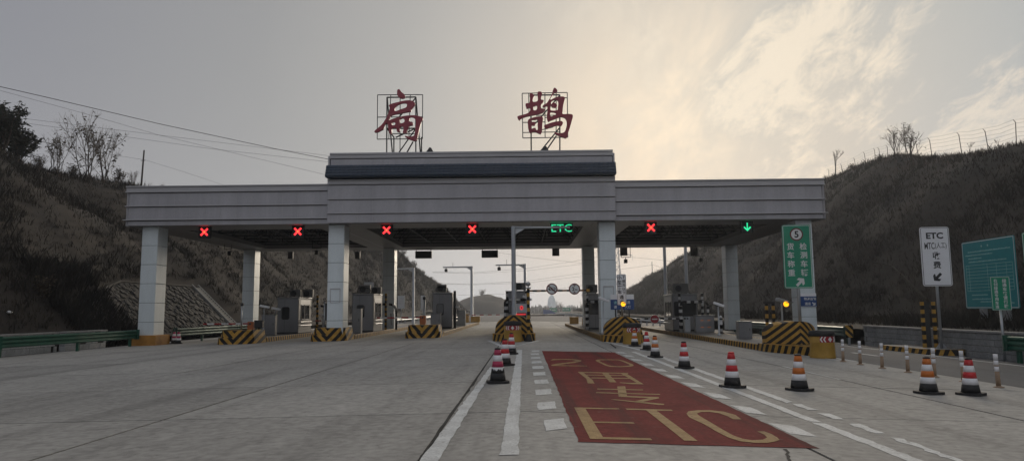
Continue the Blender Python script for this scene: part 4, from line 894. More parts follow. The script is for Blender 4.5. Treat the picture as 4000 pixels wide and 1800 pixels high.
# backs of signals for the other direction along the rear edge
RB = [(1134, 990, .42, .62, 'small dark signal back at the rear edge, left bay'), (1396, 990, .42, .62, 'small dark signal back beside the wide left column'), (1654, 988, 1.40, .62, 'wide dark signal back above the narrow booth'), (1913, 985, 1.40, .62, 'wide dark signal back left of the lamp post'), (2171, 978, .60, .85, 'narrow dark signal back above the red lane'), (2437, 977, .60, .80, 'narrow dark signal back right of the middle right column'), (2712, 978, .60, .75, 'narrow dark signal back in the right bay')]
for px, py, w, h, lab in RB:
    q = at(px, py, 59.9); t = thing('lane_signal', lab, 'lane signal', (q.x, 59.9, q.z), 0, 'lane signals along the rear edge')
    MB().bbox(-w/2, w/2, 0, .25, -.45, h-.45, .02).build('housing', M_DARK, t)
    for s in (-1, 1): MB().box(s*w*.45-.025, s*w*.45+.025, .08, .14, h-.45, max(h-.40, ZB-q.z+.3)).build('hanger', M_FRAME, t)
def hung_camera(label, px, py, Y, xa, xb, w=.26):
    q = at(px, py, Y); t = thing('hung_camera', label, 'camera', (q.x, Y, q.z), 0, 'cameras hung from the canopy')
    MB().bbox(-w/2, w/2, -.2, .2, -.18, .14, .02).build('housing', M_DARK, t); MB().tube((0, 0, .13), (0, 0, .30), .025).build('stem', M_FRAME, t)
    MB().tube((xa, 0, .30), (xb, 0, .30), .025).build('hanger_bar', M_FRAME, t)
    for x_ in (xa, xb): MB().tube((x_, 0, .30), (x_, 0, ZB-q.z+.2), .022).build('hanger_rod', M_FRAME, t)
hung_camera('dark camera hung on rods in the leftmost bay', 899, 988, 53, -.45, .1); hung_camera('dark camera hung on rods just left of the wide column', 1238, 985, 53, -.35, .3)
hung_camera('dark camera hung on rods right of the middle right column', 2444, 1019, 58, -.35, .40); hung_camera('dark camera hung on rods in the right bay', 2737, 1014, 58, -.40, .35)

# ================================================================ POLES WITH ARMS, BARRIERS, SMALL EQUIPMENT
def lpole(label, x, y, top, xa, r=.085, cams=True, zbase=None, mat=None):
    zt = ztop(x) if zbase is None else zbase; t = thing('camera_pole', label, 'pole', (x, y, zt), 0, 'pole arms over the lanes'); mt_ = mat or M_GALV; h = top-zt
    MB().lathe([(.2, 0), (.2, .03), (r*1.1, .04), (r, h)], 14).build('mast', mt_, t, True)
    if xa is not None:
        s = 1 if xa > x else -1; L = abs(xa-x)
        MB().tube((0, 0, h-.08), (s*L, 0, h-.10), r*.62, r*.5, 10).build('arm', mt_, t, True)
        MB().prism([(s*r, h-.45), (s*.7, h-.10), (s*r, h)][::s], -.03, .03).build('gusset', mt_, t)
        if cams:
            cxm = s*(L-.35); MB().bbox(cxm-.16, cxm+.16, -.18, .18, h-.62, h-.28, .03).build('camera', M_DARK, t); MB().tube((cxm, 0, h-.3), (cxm, 0, h-.12), .03).build('camera_stem', M_FRAME, t)
            MB().tube((s*(L-1.1), 0, h-.1), (s*(L-1.1), 0, h+.45), .018).build('lightning_rod', M_FRAME, t)
    return t
lpole('tall grey pole with a long arm over the red lane, before the canopy', -.56, 38.6, 6.08, 2.55, .115, False)
lpole('pole with camera arm behind the narrow clear-standing booth', -5.87, 79.4, 6.4, -9.1, .15)
lpole('pole with camera arm behind the dark booth left of the red lane', .10, 70.0, 6.0, -2.8, .13)
lpole('pole with arm seen against the left hill, mid-left', -11.45, 73.2, 5.9, -13.6, .12, False)
lpole('bare pale pole rising behind the farthest left booth', -16.6, 60.4, 6.9, None, .12)
lpole('bare grey pole behind the right bay booth, left of two', 12.1, 60.8, 7.5, None, .13, zbase=gz(12)+.2); lpole('bare pale pole behind the right bay booth, right of two', 13.95, 61.0, 7.5, None, .13, zbase=gz(14))
def barrier(label, x, y, z, L, d, box=True, mat=None, bm=None, bh=None):
    zt = ztop(x); t = thing('barrier_gate', label, 'barrier gate', (x, y, zt), 0, 'lane barrier gates'); hz_ = z-zt
    if box: MB().bbox(-.19, .19, -.16, .16, 0, (bh or hz_+.12), .02).build('cabinet', bm or M_ORANGE, t)
    MB().bbox(min(d*.1, d*L), max(d*.1, d*L), -.20, -.165, hz_-.045, hz_+.045, .012).build('arm', mat or S_ARM, t)
    MB().tube((0, -.16, hz_), (0, -.24, hz_), .06).build('pivot', M_FRAME, t)
    return t
barrier('orange barrier gate with striped arm toward the leftmost lane', -17.05, 44.2, .80, 2.95, -1)
barrier('barrier arm with orange cabinet left of the narrow booth', -6.45, 45.2, 1.08, 2.9, -1)
barrier('red and white barrier arm behind the farthest left booth', -12.15, 52.0, .84, 3.3, -1, bm=M_GALV)
barrier('far red and white barrier arm with brown cabinet at the island tail', -6.3, 79.0, .96, 4.6, 1, bm=M_YBOX)
barrier('thin dark raised-lane barrier arm crossing the red lane far off', .35, 60.0, 1.02, 3.0, 1, mat=M_DARK, bm=M_GALV)
bn = barrier('barrier arm with a red no-entry disc right of the red lane', 10.45, 46.0, .87, 3.4, -1, mat=S_PIPEW, bm=M_GALV)
hz_ = .87-ztop(10.45); cx_ = at(2558, 1247, 45.7).x-10.45
MB().prism(circ(.29, cx_, hz_-.02), -.235, -.21).build('no_entry_disc', M_WINK, bn); MB().prism(circ(.265, cx_, hz_-.02), -.243, -.236).build('disc_face', M_SRED, bn); MB().prism([(cx_-.17, hz_-.055), (cx_+.17, hz_-.055), (cx_+.17, hz_+.015), (cx_-.17, hz_+.015)], -.25, -.244).build('disc_bar', M_WINK, bn)
def cabinet(label, x, y, w, d, h, mat, zb=None, name='equipment_cabinet'):
    t = thing(name, label, 'cabinet', (x, y, ztop(x) if zb is None else zb)); MB().bbox(-w/2, w/2, 0, d, 0, h, .02).build('body', mat, t)
    MB().bbox(-w/2-.02, w/2+.02, -.02, d+.02, h-.002, h+.04, .01).build('cap', mat, t); MB().box(-w/2+.06, w/2-.06, -.008, 0, .08, h-.08).build('door', mat, t); MB().box(w/2-.14, w/2-.11, -.02, -.006, h*.5, h*.62).build('handle', M_DARK, t)
    return t
cabinet('grey cabinet behind the dome nose below the green weighing sign', 11.1, 36.0, .66, .5, .84, M_BOOTH)
cabinet('brown box on the far tail of the middle-left island, left of two', -6.55, 77.5, .9, .7, .62, M_YBOX); cabinet('brown box on the far tail of the middle-left island, right of two', -5.35, 77.5, 1.0, .7, .58, M_YBOX)
cabinet('yellow box on the island tail right of the red lane', 4.65, 66.5, .8, .8, .60, M_YBOX); cabinet('brown box on the island tail right of the no-entry disc', 6.0-.45, 61.0, 1.1, 1.0, .55, M_YBOX)
cabinet('pale cabinet beside the narrow clear-standing booth', -4.95-.45, 60.0, .85, .4, 1.25, M_GALV); cabinet('black box on a stand beside the orange barrier gate', -16.5, 43.9, .52, .3, .42, M_DARK, ztop(-16.5)+.55); tt = C.objects[-1]
cabinet('grey cabinet left of the farthest left booth window', -16.75, 46.3, .9, .4, 1.3, M_BOOTH); cabinet('grey cabinet at the right foot of the wide left column', -10.35-.35, 45.2, .55, .5, 1.55, M_BOOTH)
cabinet('low steel cabinet before the narrow clear-standing booth', -6.35, 50.8, .72, .4, 1.1, M_BOOTH)
for px_, lab in ((-16.5, 'a'),): MB().tube((0, .15, -.55), (0, .15, 0), .05).build('stand', M_FRAME, [o for o in C.objects if o.get('label', '').startswith('black box on a stand')][0])
# LED lane display cabinets
t = thing('fee_display', 'grey fee display with glowing red digit and text row left of the red lane', 'fee display', (-.17, 43.6, ztop(-.17)))
MB().bbox(-.42, .42, 0, .3, .32, 1.62, .02).build('cabinet', M_GALV, t); MB().bbox(-.62, -.42, .02, .28, .34, 1.5, .02).build('side_box', M_GALV, t); MB().box(-.16, .16, .05, .25, 0, .33).build('pedestal', M_FRAME, t)
MB().box(-.36, .30, -.012, 0, .42, 1.06).build('screen', M_DARK, t); MB().prism([(a*.75, b) for a, b in circ(.14, 0, 1.36)], -.014, 0).build('red_disc', M_REDDIM, t); text('4', 0, 1.36, -.015, t, M_DARK, h=.15)
for k in range(8): MB().box(-.33+.075*k, -.27+.075*k, -.016, -.012, .92, 1.01).build('lit_cell', M_REDDIM, t)
t = thing('fee_display', 'wide steel fee display with dim orange rows before the right bay booth', 'fee display', (11.45, 45.4, ztop(11.45)))
MB().bbox(-.60, .60, 0, .35, .02, 1.06, .02).build('cabinet', M_BOOTH, t); MB().bbox(-.64, .64, -.05, .38, 1.06, 1.12, .01).build('hood', M_BOOTH, t)
for zz in (.35, .78):
    for x0 in (-.18, .25): MB().box(x0-.09, x0+.09, -.01, .0, zz-.03, zz+.03).build('lit_row', M_ORDIM, t)
# bullet cameras on short posts
def cam_post(label, x, y, h, az=0, tilt=-.35):
    t = thing('camera_post', label, 'camera', (x, y, ztop(x)), az, 'small white cameras on posts')
    MB().lathe([(.14, 0), (.14, .02), (.05, .12), (.042, h)], 12).build('post', M_GALV, t, True)
    o = MB().bbox(-.36, .26, -.08, .08, -.06, .08, .02).build('camera', M_WHITE, t); o.location = (.08, 0, h+.10); o.rotation_euler.y = -tilt
    MB().tube((.05, 0, h), (.05, 0, h+.08), .03).build('bracket', M_GALV, t)
cam_post('white camera on a thin post on the right island, above striped bollard', 11.1, 40.9, 1.62); cam_post('white camera on a post before the middle right column', 4.35, 39.2, 1.75, .2)
cam_post('white camera on a post at the farthest left booth', -17.1, 48.6, 1.62, .1, -.2); cam_post('small white camera in front of the booth left of the red lane', .15, 45.3, 1.85, .3, -.4)
cam_post('small camera on a post beside the black box, far left', -16.9, 45.9, 1.75, .1, -.2)
t = thing('round_mirror_post', 'slim post with dark round head before the leftmost chevron island', 'post', (-16.75, 41.9, gz(-16.75)+.75), 0)
MB().tube((0, 0, 0), (0, 0, 1.42), .05, n=10).build('post', M_GALV, t, True); MB().bbox(-.09, .09, -.08, .08, 1.42, 1.60, .04).build('head', M_DARK, t)
t = thing('round_mirror_post', 'slim post with dark round head at the wide left column', 'post', (-12.3, 43.6, ztop(-12.3)), 0)
MB().tube((0, 0, 0), (0, 0, 2.05), .06, n=10).build('post', M_GALV, t, True); MB().ring(circ(.10, 0, 2.16), circ(.06, 0, 2.16), -.03, .03).build('head', M_DARK, t); MB().bbox(.05, .3, -.05, .05, .9, 1.95, .02).build('box', M_DARK, t)
t = thing('round_mirror_post', 'slim post with dark head before the narrow clear-standing booth', 'post', (-6.85+.3, 46.6, ztop(-6.5)), 0)
MB().tube((0, 0, 0), (0, 0, 2.05), .07, n=10).build('post', M_GALV, t, True); MB().bbox(-.11, .11, -.1, .1, 2.05, 2.25, .04).build('head', M_DARK, t)
# striped bollard with white cap
t = thing('bollard', 'black and white bollard with white cap on the right island', 'bollard', (12.05, 43.9, ztop(12.05)))
MB().lathe([(.2, 0), (.18, .06), (.1, .12)], 16).build('base', M_RUBBER, t, True); MB().lathe([(.085, .1), (.085, .95)], 16).build('stem', S_BOLL, t, True); MB().lathe([(.13, .86), (.13, .92)], 16).build('ring', M_RUBBER, t, True); MB().lathe([(.085, .95), (.08, 1.03), (.05, 1.09), (.01, 1.11)], 16).build('cap', M_WHITE, t, True)
# height limit: ball-topped striped post, striped cantilever bar, two round signs
x, y = .20, 34.75; t = thing('height_limit_bar', 'striped height-limit bar with ball-topped post and two round signs over the red lane', 'height barrier', (x, y, gz(x)))
z0 = gz(x)
MB().box(-.075, .075, -.075, .075, 0, 2.55).build('post', S_POST, t); MB().box(-.06, .06, .1, .2, 0, 2.5).build('rear_post', M_DARK, t); MB().lathe([(.19, 0), (.17, .06), (.12, .30), (.1, .32)], 14).build('foot', M_RUBBER, t, True)
MB().bbox(-.14, .14, -.14, .14, 2.55, 2.62, .02).build('cap_plate', M_GALV, t); MB().lathe([(.03, 2.62), (.03, 2.68), (.10, 2.70), (.125, 2.77), (.10, 2.86), (.02, 2.89)], 16).build('ball', M_STEEL, t, True)
MB().box(.07, 2.85, -.05, .05, 2.40, 2.49).build('bar', S_PIPEX, t); MB().box(2.85, 3.0, -.055, .055, 2.38, 2.51).build('bar_end', M_YBOX, t)
for px, r_, k in ((2156, .275, 0), (2244, .275, 1)):
    q = at(px, 1128, y-.08); cx_, cz_ = q.x-x, q.z-z0
    d = MB().prism(circ(r_, cx_, cz_, 32), -.09, -.055).build('round_sign', M_BRED, t); MB().prism(circ(r_*.99, cx_, cz_, 32), -.054, -.05).build('rim', M_WHITE, d); MB().prism(circ(r_*.80, cx_, cz_, 32), -.095, -.091).build('face', M_WINK, d)
    if k == 0:
        MB().prism([(cx_-.17, cz_-.05), (cx_+.17, cz_-.05), (cx_+.17, cz_+.07), (cx_-.10, cz_+.07), (cx_-.17, cz_+.01)], -.099, -.0955).build('truck', M_INK, d); MB().prism([(cx_-.10, cz_-.015), (cx_+.14, cz_-.015), (cx_+.14, cz_+.045), (cx_-.10, cz_+.045)], -.1015, -.0995).build('truck_window', M_WINK, d)
        for w_ in (-.1, .02, .1): MB().prism(circ(.028, cx_+w_, cz_-.06, 12), -.100, -.0955).build('truck_wheel', M_INK, d)
        MB().prism([(cx_-.185, cz_+.13), (cx_-.145, cz_+.17), (cx_+.185, cz_-.13), (cx_+.145, cz_-.17)][::-1], -.105, -.102).build('slash', M_BRED, d)
    else:
        text('2', cx_-.055, cz_, -.095, d, M_INK, h=.19, bold=.03); text('m', cx_+.085, cz_-.045, -.095, d, M_INK, w=.11, h=.08, bold=.02)
        for s in (-1, 1): MB().prism([(cx_-.085, cz_+s*.20), (cx_+.085, cz_+s*.20), (cx_, cz_+s*.125)][::s], -.099, -.0955).build('wedge', M_BRED, d)
t = thing('bollard', 'striped ball-topped post behind the small-car sign', 'bollard', (6.05-.25, 42.5, ztop(5.8)))
MB().tube((0, 0, 0), (0, 0, 2.15), .11, n=12).build('stem', S_PIPE, t, True); MB().lathe([(.03, 2.15), (.03, 2.2), (.11, 2.25), (.12, 2.32), (.02, 2.42)], 14).build('ball', M_STEEL, t, True)
# amber flashers
def flasher(label, px, py, Y, zb, r=.115):
    q = at(px, py, Y); t = thing('amber_flasher', label, 'warning light', (q.x, Y, zb), 0, 'amber warning lights'); h = q.z-zb
    MB().tube((0, .06, 0), (0, .06, h), .02).build('rod', M_FRAME, t); MB().lathe([(r*1.15, -.12), (r*1.15, .02)], 20).build('housing', M_DARK, t, True)
    o = t.children[-1]; o.rotation_euler.x = R(90); o.location = (0, .02, h)
    l_ = MB().prism(circ(r, 0, h, 24), -.045, -.005).build('lens', M_AMBER, t)
    MB().prism(circ(r*.2, -r*.25, h+r*.2, 12), -.05, -.046).build('bulb', M_ORLED, l_) if False else None
    return t
flasher('round lit amber lamp on a thin rod below the small-car sign', 2434, 1187, 35.9, gz(5)+1.2); flasher('round lit amber lamp left of the pole of the green weighing sign', 3070, 1187, 30.4, gz(11)+1.15, .11)
t = thing('bumper_post', 'pair of black and yellow posts joined by a top bar, behind the right dome nose', 'bumper post', (10.95, 31.9, gz(11)+.28))
for s in (-.15, .15): MB().box(s-.055, s+.055, -.05, .05, 0, 1.72).build('post', S_POST, t)
MB().box(-.26, .26, .06, .1, 1.72, 1.82).build('top_bar', M_DARK, t); MB().box(.52, .62, 0, .1, .3, 1.55).build('side_post', M_DARK, t)
cp = thing('camera_post', 'grey camera beside the amber lamp, right dome nose', 'camera', (11.3, 31.4, gz(11)+.28), .2, 'small white cameras on posts')
MB().tube((0, 0, 0), (0, 0, 1.75), .04).build('post', M_GALV, cp); o = MB().bbox(-.3, .25, -.1, .1, -.06, .08, .02).build('camera', M_GALV, cp); o.location = (.05, 0, 1.82); o.rotation_euler.y = .3
# the small island at the right edge lane
xi, yi = 17.25, 29.2; t = thing('kerb_island', 'small striped kerb island carrying the white sign at right', 'traffic island', (xi, yi, gz(xi)))
pl = [(-.85, 4.2), (-.80, .8), (-.3, .15), (.45, .0), (.75, .3), (.72, 4.2)]
n = len(pl); MB().add([(x_, y_, z_) for z_ in (-.04, .24) for x_, y_ in pl], [(k, (k+1) % n, n+(k+1) % n, n+k) for k in range(n)]).build('kerb', S_NOSE, t)
MB().add([(x_, y_, .238) for x_, y_ in pl], [tuple(range(n))]).build('paving', M_KTOP, t)
MB().add([(x_*1.02, y_-.02*(y_ < 3), .242) for x_, y_ in pl]+[(x_*.8, y_+.12*(y_ < 3), .242) for x_, y_ in pl], [(k, (k+1) % n, n+(k+1) % n, n+k) for k in range(n)]).build('painted_rim', S_KERB, t)
t = thing('bumper_post', 'pair of black and yellow bumper posts beside the white sign', 'bumper post', (17.42, 31.0, gz(17.4)+.24), -.1)
for s in (-.23, .23): MB().box(s-.06, s+.06, -.06, .06, 0, 1.95).build('post', S_POST, t)
MB().box(-.10, .10, .10, .14, 0, 1.86).build('plate', M_FRAME, t); MB().box(-.29, .29, .10, .15, 1.86, 1.94).build('top_bar', M_DARK, t)
# ================================================================ HILLS
def lerp_tab(tab, y):
    if y <= tab[0][0]: return tab[0][1:]
    for a, b in zip(tab, tab[1:]):
        if y <= b[0]:
            t = (y-a[0])/(b[0]-a[0]); t = t*t*(3-2*t)*.5+t*.5
            return tuple(p+(q-p)*t for p, q in zip(a[1:], b[1:]))
    return tab[-1][1:]
#        Y     base  crest  height
TL_ = [(-40, 25.2, 44, 14.6), (60, 25.2, 44, 14.6), (80, 25.2, 42.5, 15.3), (140, 24.5, 37, 16.8), (180, 24, 33, 16.6), (205, 24, 31.5, 13.2), (232, 24, 30.5, 11.0), (270, 24, 30, 8.6), (292, 24, 30, 6.2), (312, 24, 31, 1.5), (330, 24, 32, .2)]
TR_ = [(-40, 19, 39, 11.5), (45, 19, 39, 12.6), (58, 19, 39.5, 14.3), (69, 19, 40, 16.0), (82, 19, 43, 18.6), (92, 19, 45, 20.1), (108, 19, 45.5, 20.3), (150, 19, 46, 18.4), (190, 19, 46, 15.4), (242, 20, 46, 11.2), (300, 21, 46, 6.8), (340, 22, 46, 2.6), (375, 23, 46, .2)]
def fbm(x, y, s, o=0): return mnoise.fractal(Vector((x*s+o, y*s-o, o*.7)), 1.0, 2.0, 5)
def hillz(x, y):
    if x < 0:
        b, c, h = lerp_tab(TL_, y); X = -x; z0 = .12
    else:
        b, c, h = lerp_tab(TR_, y); X = x; z0 = .50
    if X <= b: return z0-.25*max(0, (b-X))
    if x > 0:
        e = min(1, (X-b)/5.5); z0 += .45*e; b += 4.5*min(1, 1)                # gentle bank first
    t = max(0, (X-b)/(c-b))
    if t < 1: z = z0+(h-z0)*(1-(1-t)**1.35) if h > z0 else z0
    else: z = max(h, z0)-.05*(X-c)
    k = min(1, max(0, t*3))*(1 if t < .6 else max(.3, 1-(t-.6)*1.75))
    z += (.9*fbm(x, y, .09, 3.3)+.35*fbm(x, y, .35, 8.1)-1.1*max(0, .25-abs(fbm(x*.25, y, .16, 5.7)))*3*min(1, t*2)*(1-min(1, t)))*k*min(1, h/6)
    if x < 0 and 41.4 < y < 64.2:                                  # cut back for the stone revetment
        tt = (X-25.2)/4.1
        if tt < min(1.0, .55+(y-42)*.05)+.06: z = min(z, -.25+3.95*tt-.30)
    return z
def hill(name, sgn, xs, ys):
    mb = MB(); nx = len(xs)
    mb.add([(sgn*x, y, hillz(sgn*x, y)) for y in ys for x in xs], [(j*nx+i, j*nx+i+1, (j+1)*nx+i+1, (j+1)*nx+i) for j in range(len(ys)-1) for i in range(nx-1)])
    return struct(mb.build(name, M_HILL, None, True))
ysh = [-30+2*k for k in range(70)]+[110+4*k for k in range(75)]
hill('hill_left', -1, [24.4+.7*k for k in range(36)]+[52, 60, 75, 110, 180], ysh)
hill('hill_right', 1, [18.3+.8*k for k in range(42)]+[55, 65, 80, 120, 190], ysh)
# a small far knoll where the road bends away
mb = MB(); kx, ky = at(1895, 1200, 400).x, 400; n = 24
vs = []
for j in range(n):
    for i in range(n):
        u, v = -1+2*i/(n-1), -1+2*j/(n-1); r_ = math.hypot(u, v); vs.append((kx+24*u, ky+45*v, -2+11.6*max(0, 1-r_**1.9)**.95+1.0*fbm(kx+24*u, v*45, .15, 5)))
struct(mb.add(vs, [(j*n+i, j*n+i+1, (j+1)*n+i+1, (j+1)*n+i) for j in range(n-1) for i in range(n-1)]).build('hill_far', M_HILL, None, True))

# ---------------- dry grass and scrub on the slopes (nobody could count it)
def tufts(name, label, pts, mat, hmin, hmax, nb, wid, seed):
    rnd = random.Random(seed); mb = MB(); V_, F_ = mb.v, mb.f
    for x, y, sc_ in pts:
        z = hillz(x, y)-.05
        for k in range(nb):
            a = rnd.uniform(0, 6.28); h = rnd.uniform(hmin, hmax)*sc_; w = wid*sc_*rnd.uniform(.6, 1.4); ln = rnd.uniform(.1, .65)*h; ox, oy = rnd.uniform(-.25, .25)*sc_, rnd.uniform(-.25, .25)*sc_
            ca, sa = math.cos(a), math.sin(a); o = len(V_)
            b2 = rnd.uniform(0, 6.28); lx, ly = math.cos(b2)*ln, math.sin(b2)*ln
            V_ += [(x+ox-ca*w, y+oy-sa*w, z), (x+ox+ca*w, y+oy+sa*w, z), (x+ox+lx*.45+ca*w*.6, y+oy+ly*.45+sa*w*.6, z+h*.6), (x+ox+lx, y+oy+ly, z+h)]
            F_ += [(o, o+1, o+2), (o, o+2, o+3)]
    o = mb.build(name, mat); o['kind'] = 'stuff'; o['label'] = label; o['category'] = 'grass'; return o
def spots(sgn, n, seed, y0=20, y1=330, far=1.0, clump=None):
    rnd = random.Random(seed); out = []
    while len(out) < n:
        y = y0+(y1-y0)*rnd.random()**2.1
        b, c, h = lerp_tab(TL_ if sgn < 0 else TR_, y)
        x = rnd.uniform(b+.5, c+3)
        if sgn < 0 and 42.5 < y < 64 and x < 25.2+4.1*min(1., .55+(y-42)*.05)+.25: continue
        if sgn < 0 and y > 318 or y > 350: continue
        if clump is not None and fbm(x*sgn, y, .16, clump) < .02: continue
        out.append((sgn*x, y, rnd.uniform(.7, 1.3)*(1 if y < 120 else 1.5)))
    return out
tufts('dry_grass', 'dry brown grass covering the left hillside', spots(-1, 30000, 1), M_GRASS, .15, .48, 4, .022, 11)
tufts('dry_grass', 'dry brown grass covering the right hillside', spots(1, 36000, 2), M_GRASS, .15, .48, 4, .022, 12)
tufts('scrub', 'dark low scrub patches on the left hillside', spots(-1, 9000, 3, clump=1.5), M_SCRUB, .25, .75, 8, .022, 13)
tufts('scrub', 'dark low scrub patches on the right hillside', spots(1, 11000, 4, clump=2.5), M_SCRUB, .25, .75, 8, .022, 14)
def crest(sgn, n, seed, y0, y1, w=1.2):
    rnd = random.Random(seed); out = []
    for k in range(n):
        y = rnd.uniform(y0, y1); b, c, h = lerp_tab(TL_ if sgn < 0 else TR_, y); out.append((sgn*(c+rnd.uniform(-2.5, w)), y, rnd.uniform(.6, 1.2)*(1 if y < 130 else 1.5)))
    return out
tufts('scrub', 'thin twiggy scrub along the crest of the left hill', crest(-1, 1500, 5, 50, 290), M_TWIG, .3, .9, 7, .012, 15)
tufts('scrub', 'thin twiggy scrub along the crest of the right hill', crest(1, 1700, 6, 55, 300), M_TWIG, .2, .62, 7, .011, 16)
# thin grass on the bank behind the right wall
rnd = random.Random(21); lp = [(-rnd.uniform(25.0, 29.5), rnd.uniform(40.5, 47), rnd.uniform(.7, 1.3)) for k in range(900)]
tufts('scrub', 'dark scrub overgrowing the left edge of the rubble slope', lp, M_SCRUB, .4, 1.1, 7, .02, 18)
pts = [(rnd.uniform(18.9, 24), rnd.uniform(18, 60), rnd.uniform(.3, .7)) for k in range(2600)]
tufts('dry_grass', 'short dry grass on the bank below the large boards', pts, M_GRASS, .15, .5, 4, .02, 17)

# ================================================================ RUBBLE REVETMENT with stair, under the left wing
rv = thing('stone_revetment', 'grey rubble stone slope with a stair beside it, under the left wing', 'retaining slope', (-25.0, 45, 0))
def revz(t): return -.25+3.95*t
def revp(y, t, off=0):                        # y along the road, t up the slope
    nx, nz = .70, .71
    return (-.2-4.1*t+off*nx, y-45, revz(t)+off*nz)
YR0, YR1 = 42.0, 62.0
def topt(y): return min(1.0, .55+(y-42)*.05) if y < 51 else 1.0
mb = MB(); vs = []; ny = 21
for j in range(ny):
    y = YR0+(YR1-YR0)*j/(ny-1)
    for i in range(6): vs.append(revp(y, topt(y)*i/5))
mb.add(vs, [(j*6+i, j*6+i+1, (j+1)*6+i+1, (j+1)*6+i) for j in range(ny-1) for i in range(5)]).build('mortar_bed', M_MORTAR, rv)
rnd = random.Random(5); stones = []; NC, NR_ = 44, 13
stone_vars = []
for v in range(6):
    n = rnd.randint(6, 8); a0 = rnd.random(); pl = []
    for k in range(n): a = 2*math.pi*(k+rnd.uniform(-.25, .25))/n+a0; r_ = rnd.uniform(.8, 1.12); pl.append((r_*math.cos(a), r_*math.sin(a)))
    mb = MB(); mb.add([(x, y, -.05) for x, y in pl]+[(x*.93, y*.93, .07+rnd.uniform(-.02, .03)) for x, y in pl]+[(0, 0, .11)], [(k, (k+1) % n, n+(k+1) % n, n+k) for k in range(n)]+[(n+k, n+(k+1) % n, 2*n) for k in range(n)])
    me = mb.mesh('stone'); me.materials.append(M_STONE); stone_vars.append(me)
rest = MB(); cnt = 0
cells = [(i, j) for i in range(NC) for j in range(NR_)]; rnd.shuffle(cells)
for i, j in cells:
    y = YR0+.3+(YR1-YR0-.6)*(i+.5*(j % 2)+rnd.uniform(-.45, .45))/NC; t = (j+.5+rnd.uniform(-.4, .4))/NR_
    if t > topt(y)-.02 or y > YR1-.2: continue
    p = revp(y, t, .0); me = rnd.choice(stone_vars); s_ = rnd.uniform(.65, 1.3); rot = Matrix.Rotation(R(44), 4, 'Y') @ Matrix.Rotation(rnd.uniform(0, 6.28), 4, 'Z')
    mat = Matrix.Translation(p) @ rot @ Matrix.Diagonal((.215*s_, .235*s_, rnd.uniform(.7, 1.3), 1))
    if cnt < 290:
        o = put('stone', me, None, rv); o.matrix_local = mat; cnt += 1
    else: rest.add([mat @ v.co for v in me.vertices], [tuple(f.vertices) for f in me.polygons])
rest.build('rubble_stones', M_STONE, rv, kind='stuff')
for y in (62.15, 63.35):                      # stair strings and steps
    a, b = Vector(revp(y, -.02, .12)), Vector(revp(y, 1.04, .12)); MB().tube(a, b, .08, n=4).build('stair_string', M_COPE, rv)
for k in range(22):
    t = (k+.5)/22; p = revp(62.75, t); MB().box(p[0]-.12, p[0]+.14, p[1]-.55, p[1]+.55, p[2]-.08, p[2]+.08).build('step', M_COPE, rv)
mb = MB(); a0 = revp(42.5, .58); vs = [Vector(revp(y, topt(y)+.02, .05)) for y in (46, 51, 57, 62)]
MB().path(vs, .07, 5).build('top_edge', M_STONE, rv)

# ================================================================ BLOCK WALLS
def block_wall(label, x, y0, y1, zb, zt, bl, bh, mat, cope, gaps=(), holes=0., t=.30):
    w = thing('block_wall', label, 'wall', (x, y0, zb)); L = y1-y0; rows = max(2, round((zt-zb)/bh)); bh = (zt-zb)/rows; rnd = random.Random(int(x*7)+3)
    segs = []; a = 0
    for g0, g1 in gaps: segs.append((a, g0-y0)); a = g1-y0
    segs.append((a, L))
    for a, b in segs: MB().box(-t/2+.03, t/2-.03, a+.01, b-.01, -.1, zt-zb-.005).build('mortar_core', M_MORTAR, w)
    me = [MB().bbox(-t/2-d, t/2+d, .006, bl-.006, .006, bh-.006, .014).mesh('block') for d in (0, .006, .012, -.005)]
    half = [MB().bbox(-t/2, t/2, .006, bl/2-.006, .006, bh-.006, .014).mesh('block')]
    for r_ in range(rows):
        for a, b in segs:
            y = a+(bl/2 if r_ % 2 else 0)
            if r_ % 2: put('block', half[0], mat, w, (0, a, bh*r_))
            while y+bl <= b+.01:
                if rnd.random() > holes: put('block', rnd.choice(me), mat, w, (0, y, bh*r_))
                y += bl
            if b-y > bl*.3: put('block', half[0], mat, w, (0, b-bl/2, bh*r_)) if b-bl/2 >= y-.02 else None
    for a, b in segs:
        n = max(1, round((b-a)/1.2))
        for k in range(n): MB().bbox(-t/2-.06, t/2+.06, a+(b-a)*k/n+.004, a+(b-a)*(k+1)/n-.004, zt-zb+.002, zt-zb+.085+rnd.uniform(0, .01), .012).build('coping', cope, w)
    return w
block_wall('low grey block wall with coping along the right bank', 18.05, 19.0, 38.0, -.52, .47, .45, .245, M_BLOCK, M_COPE)
block_wall('low whitewashed block wall behind the left green guardrail', -24.15, 27.0, 40.6, -.45, .50, .52, .30, M_BLOCKW, M_COPE, gaps=((36.3, 36.9),), holes=.10)

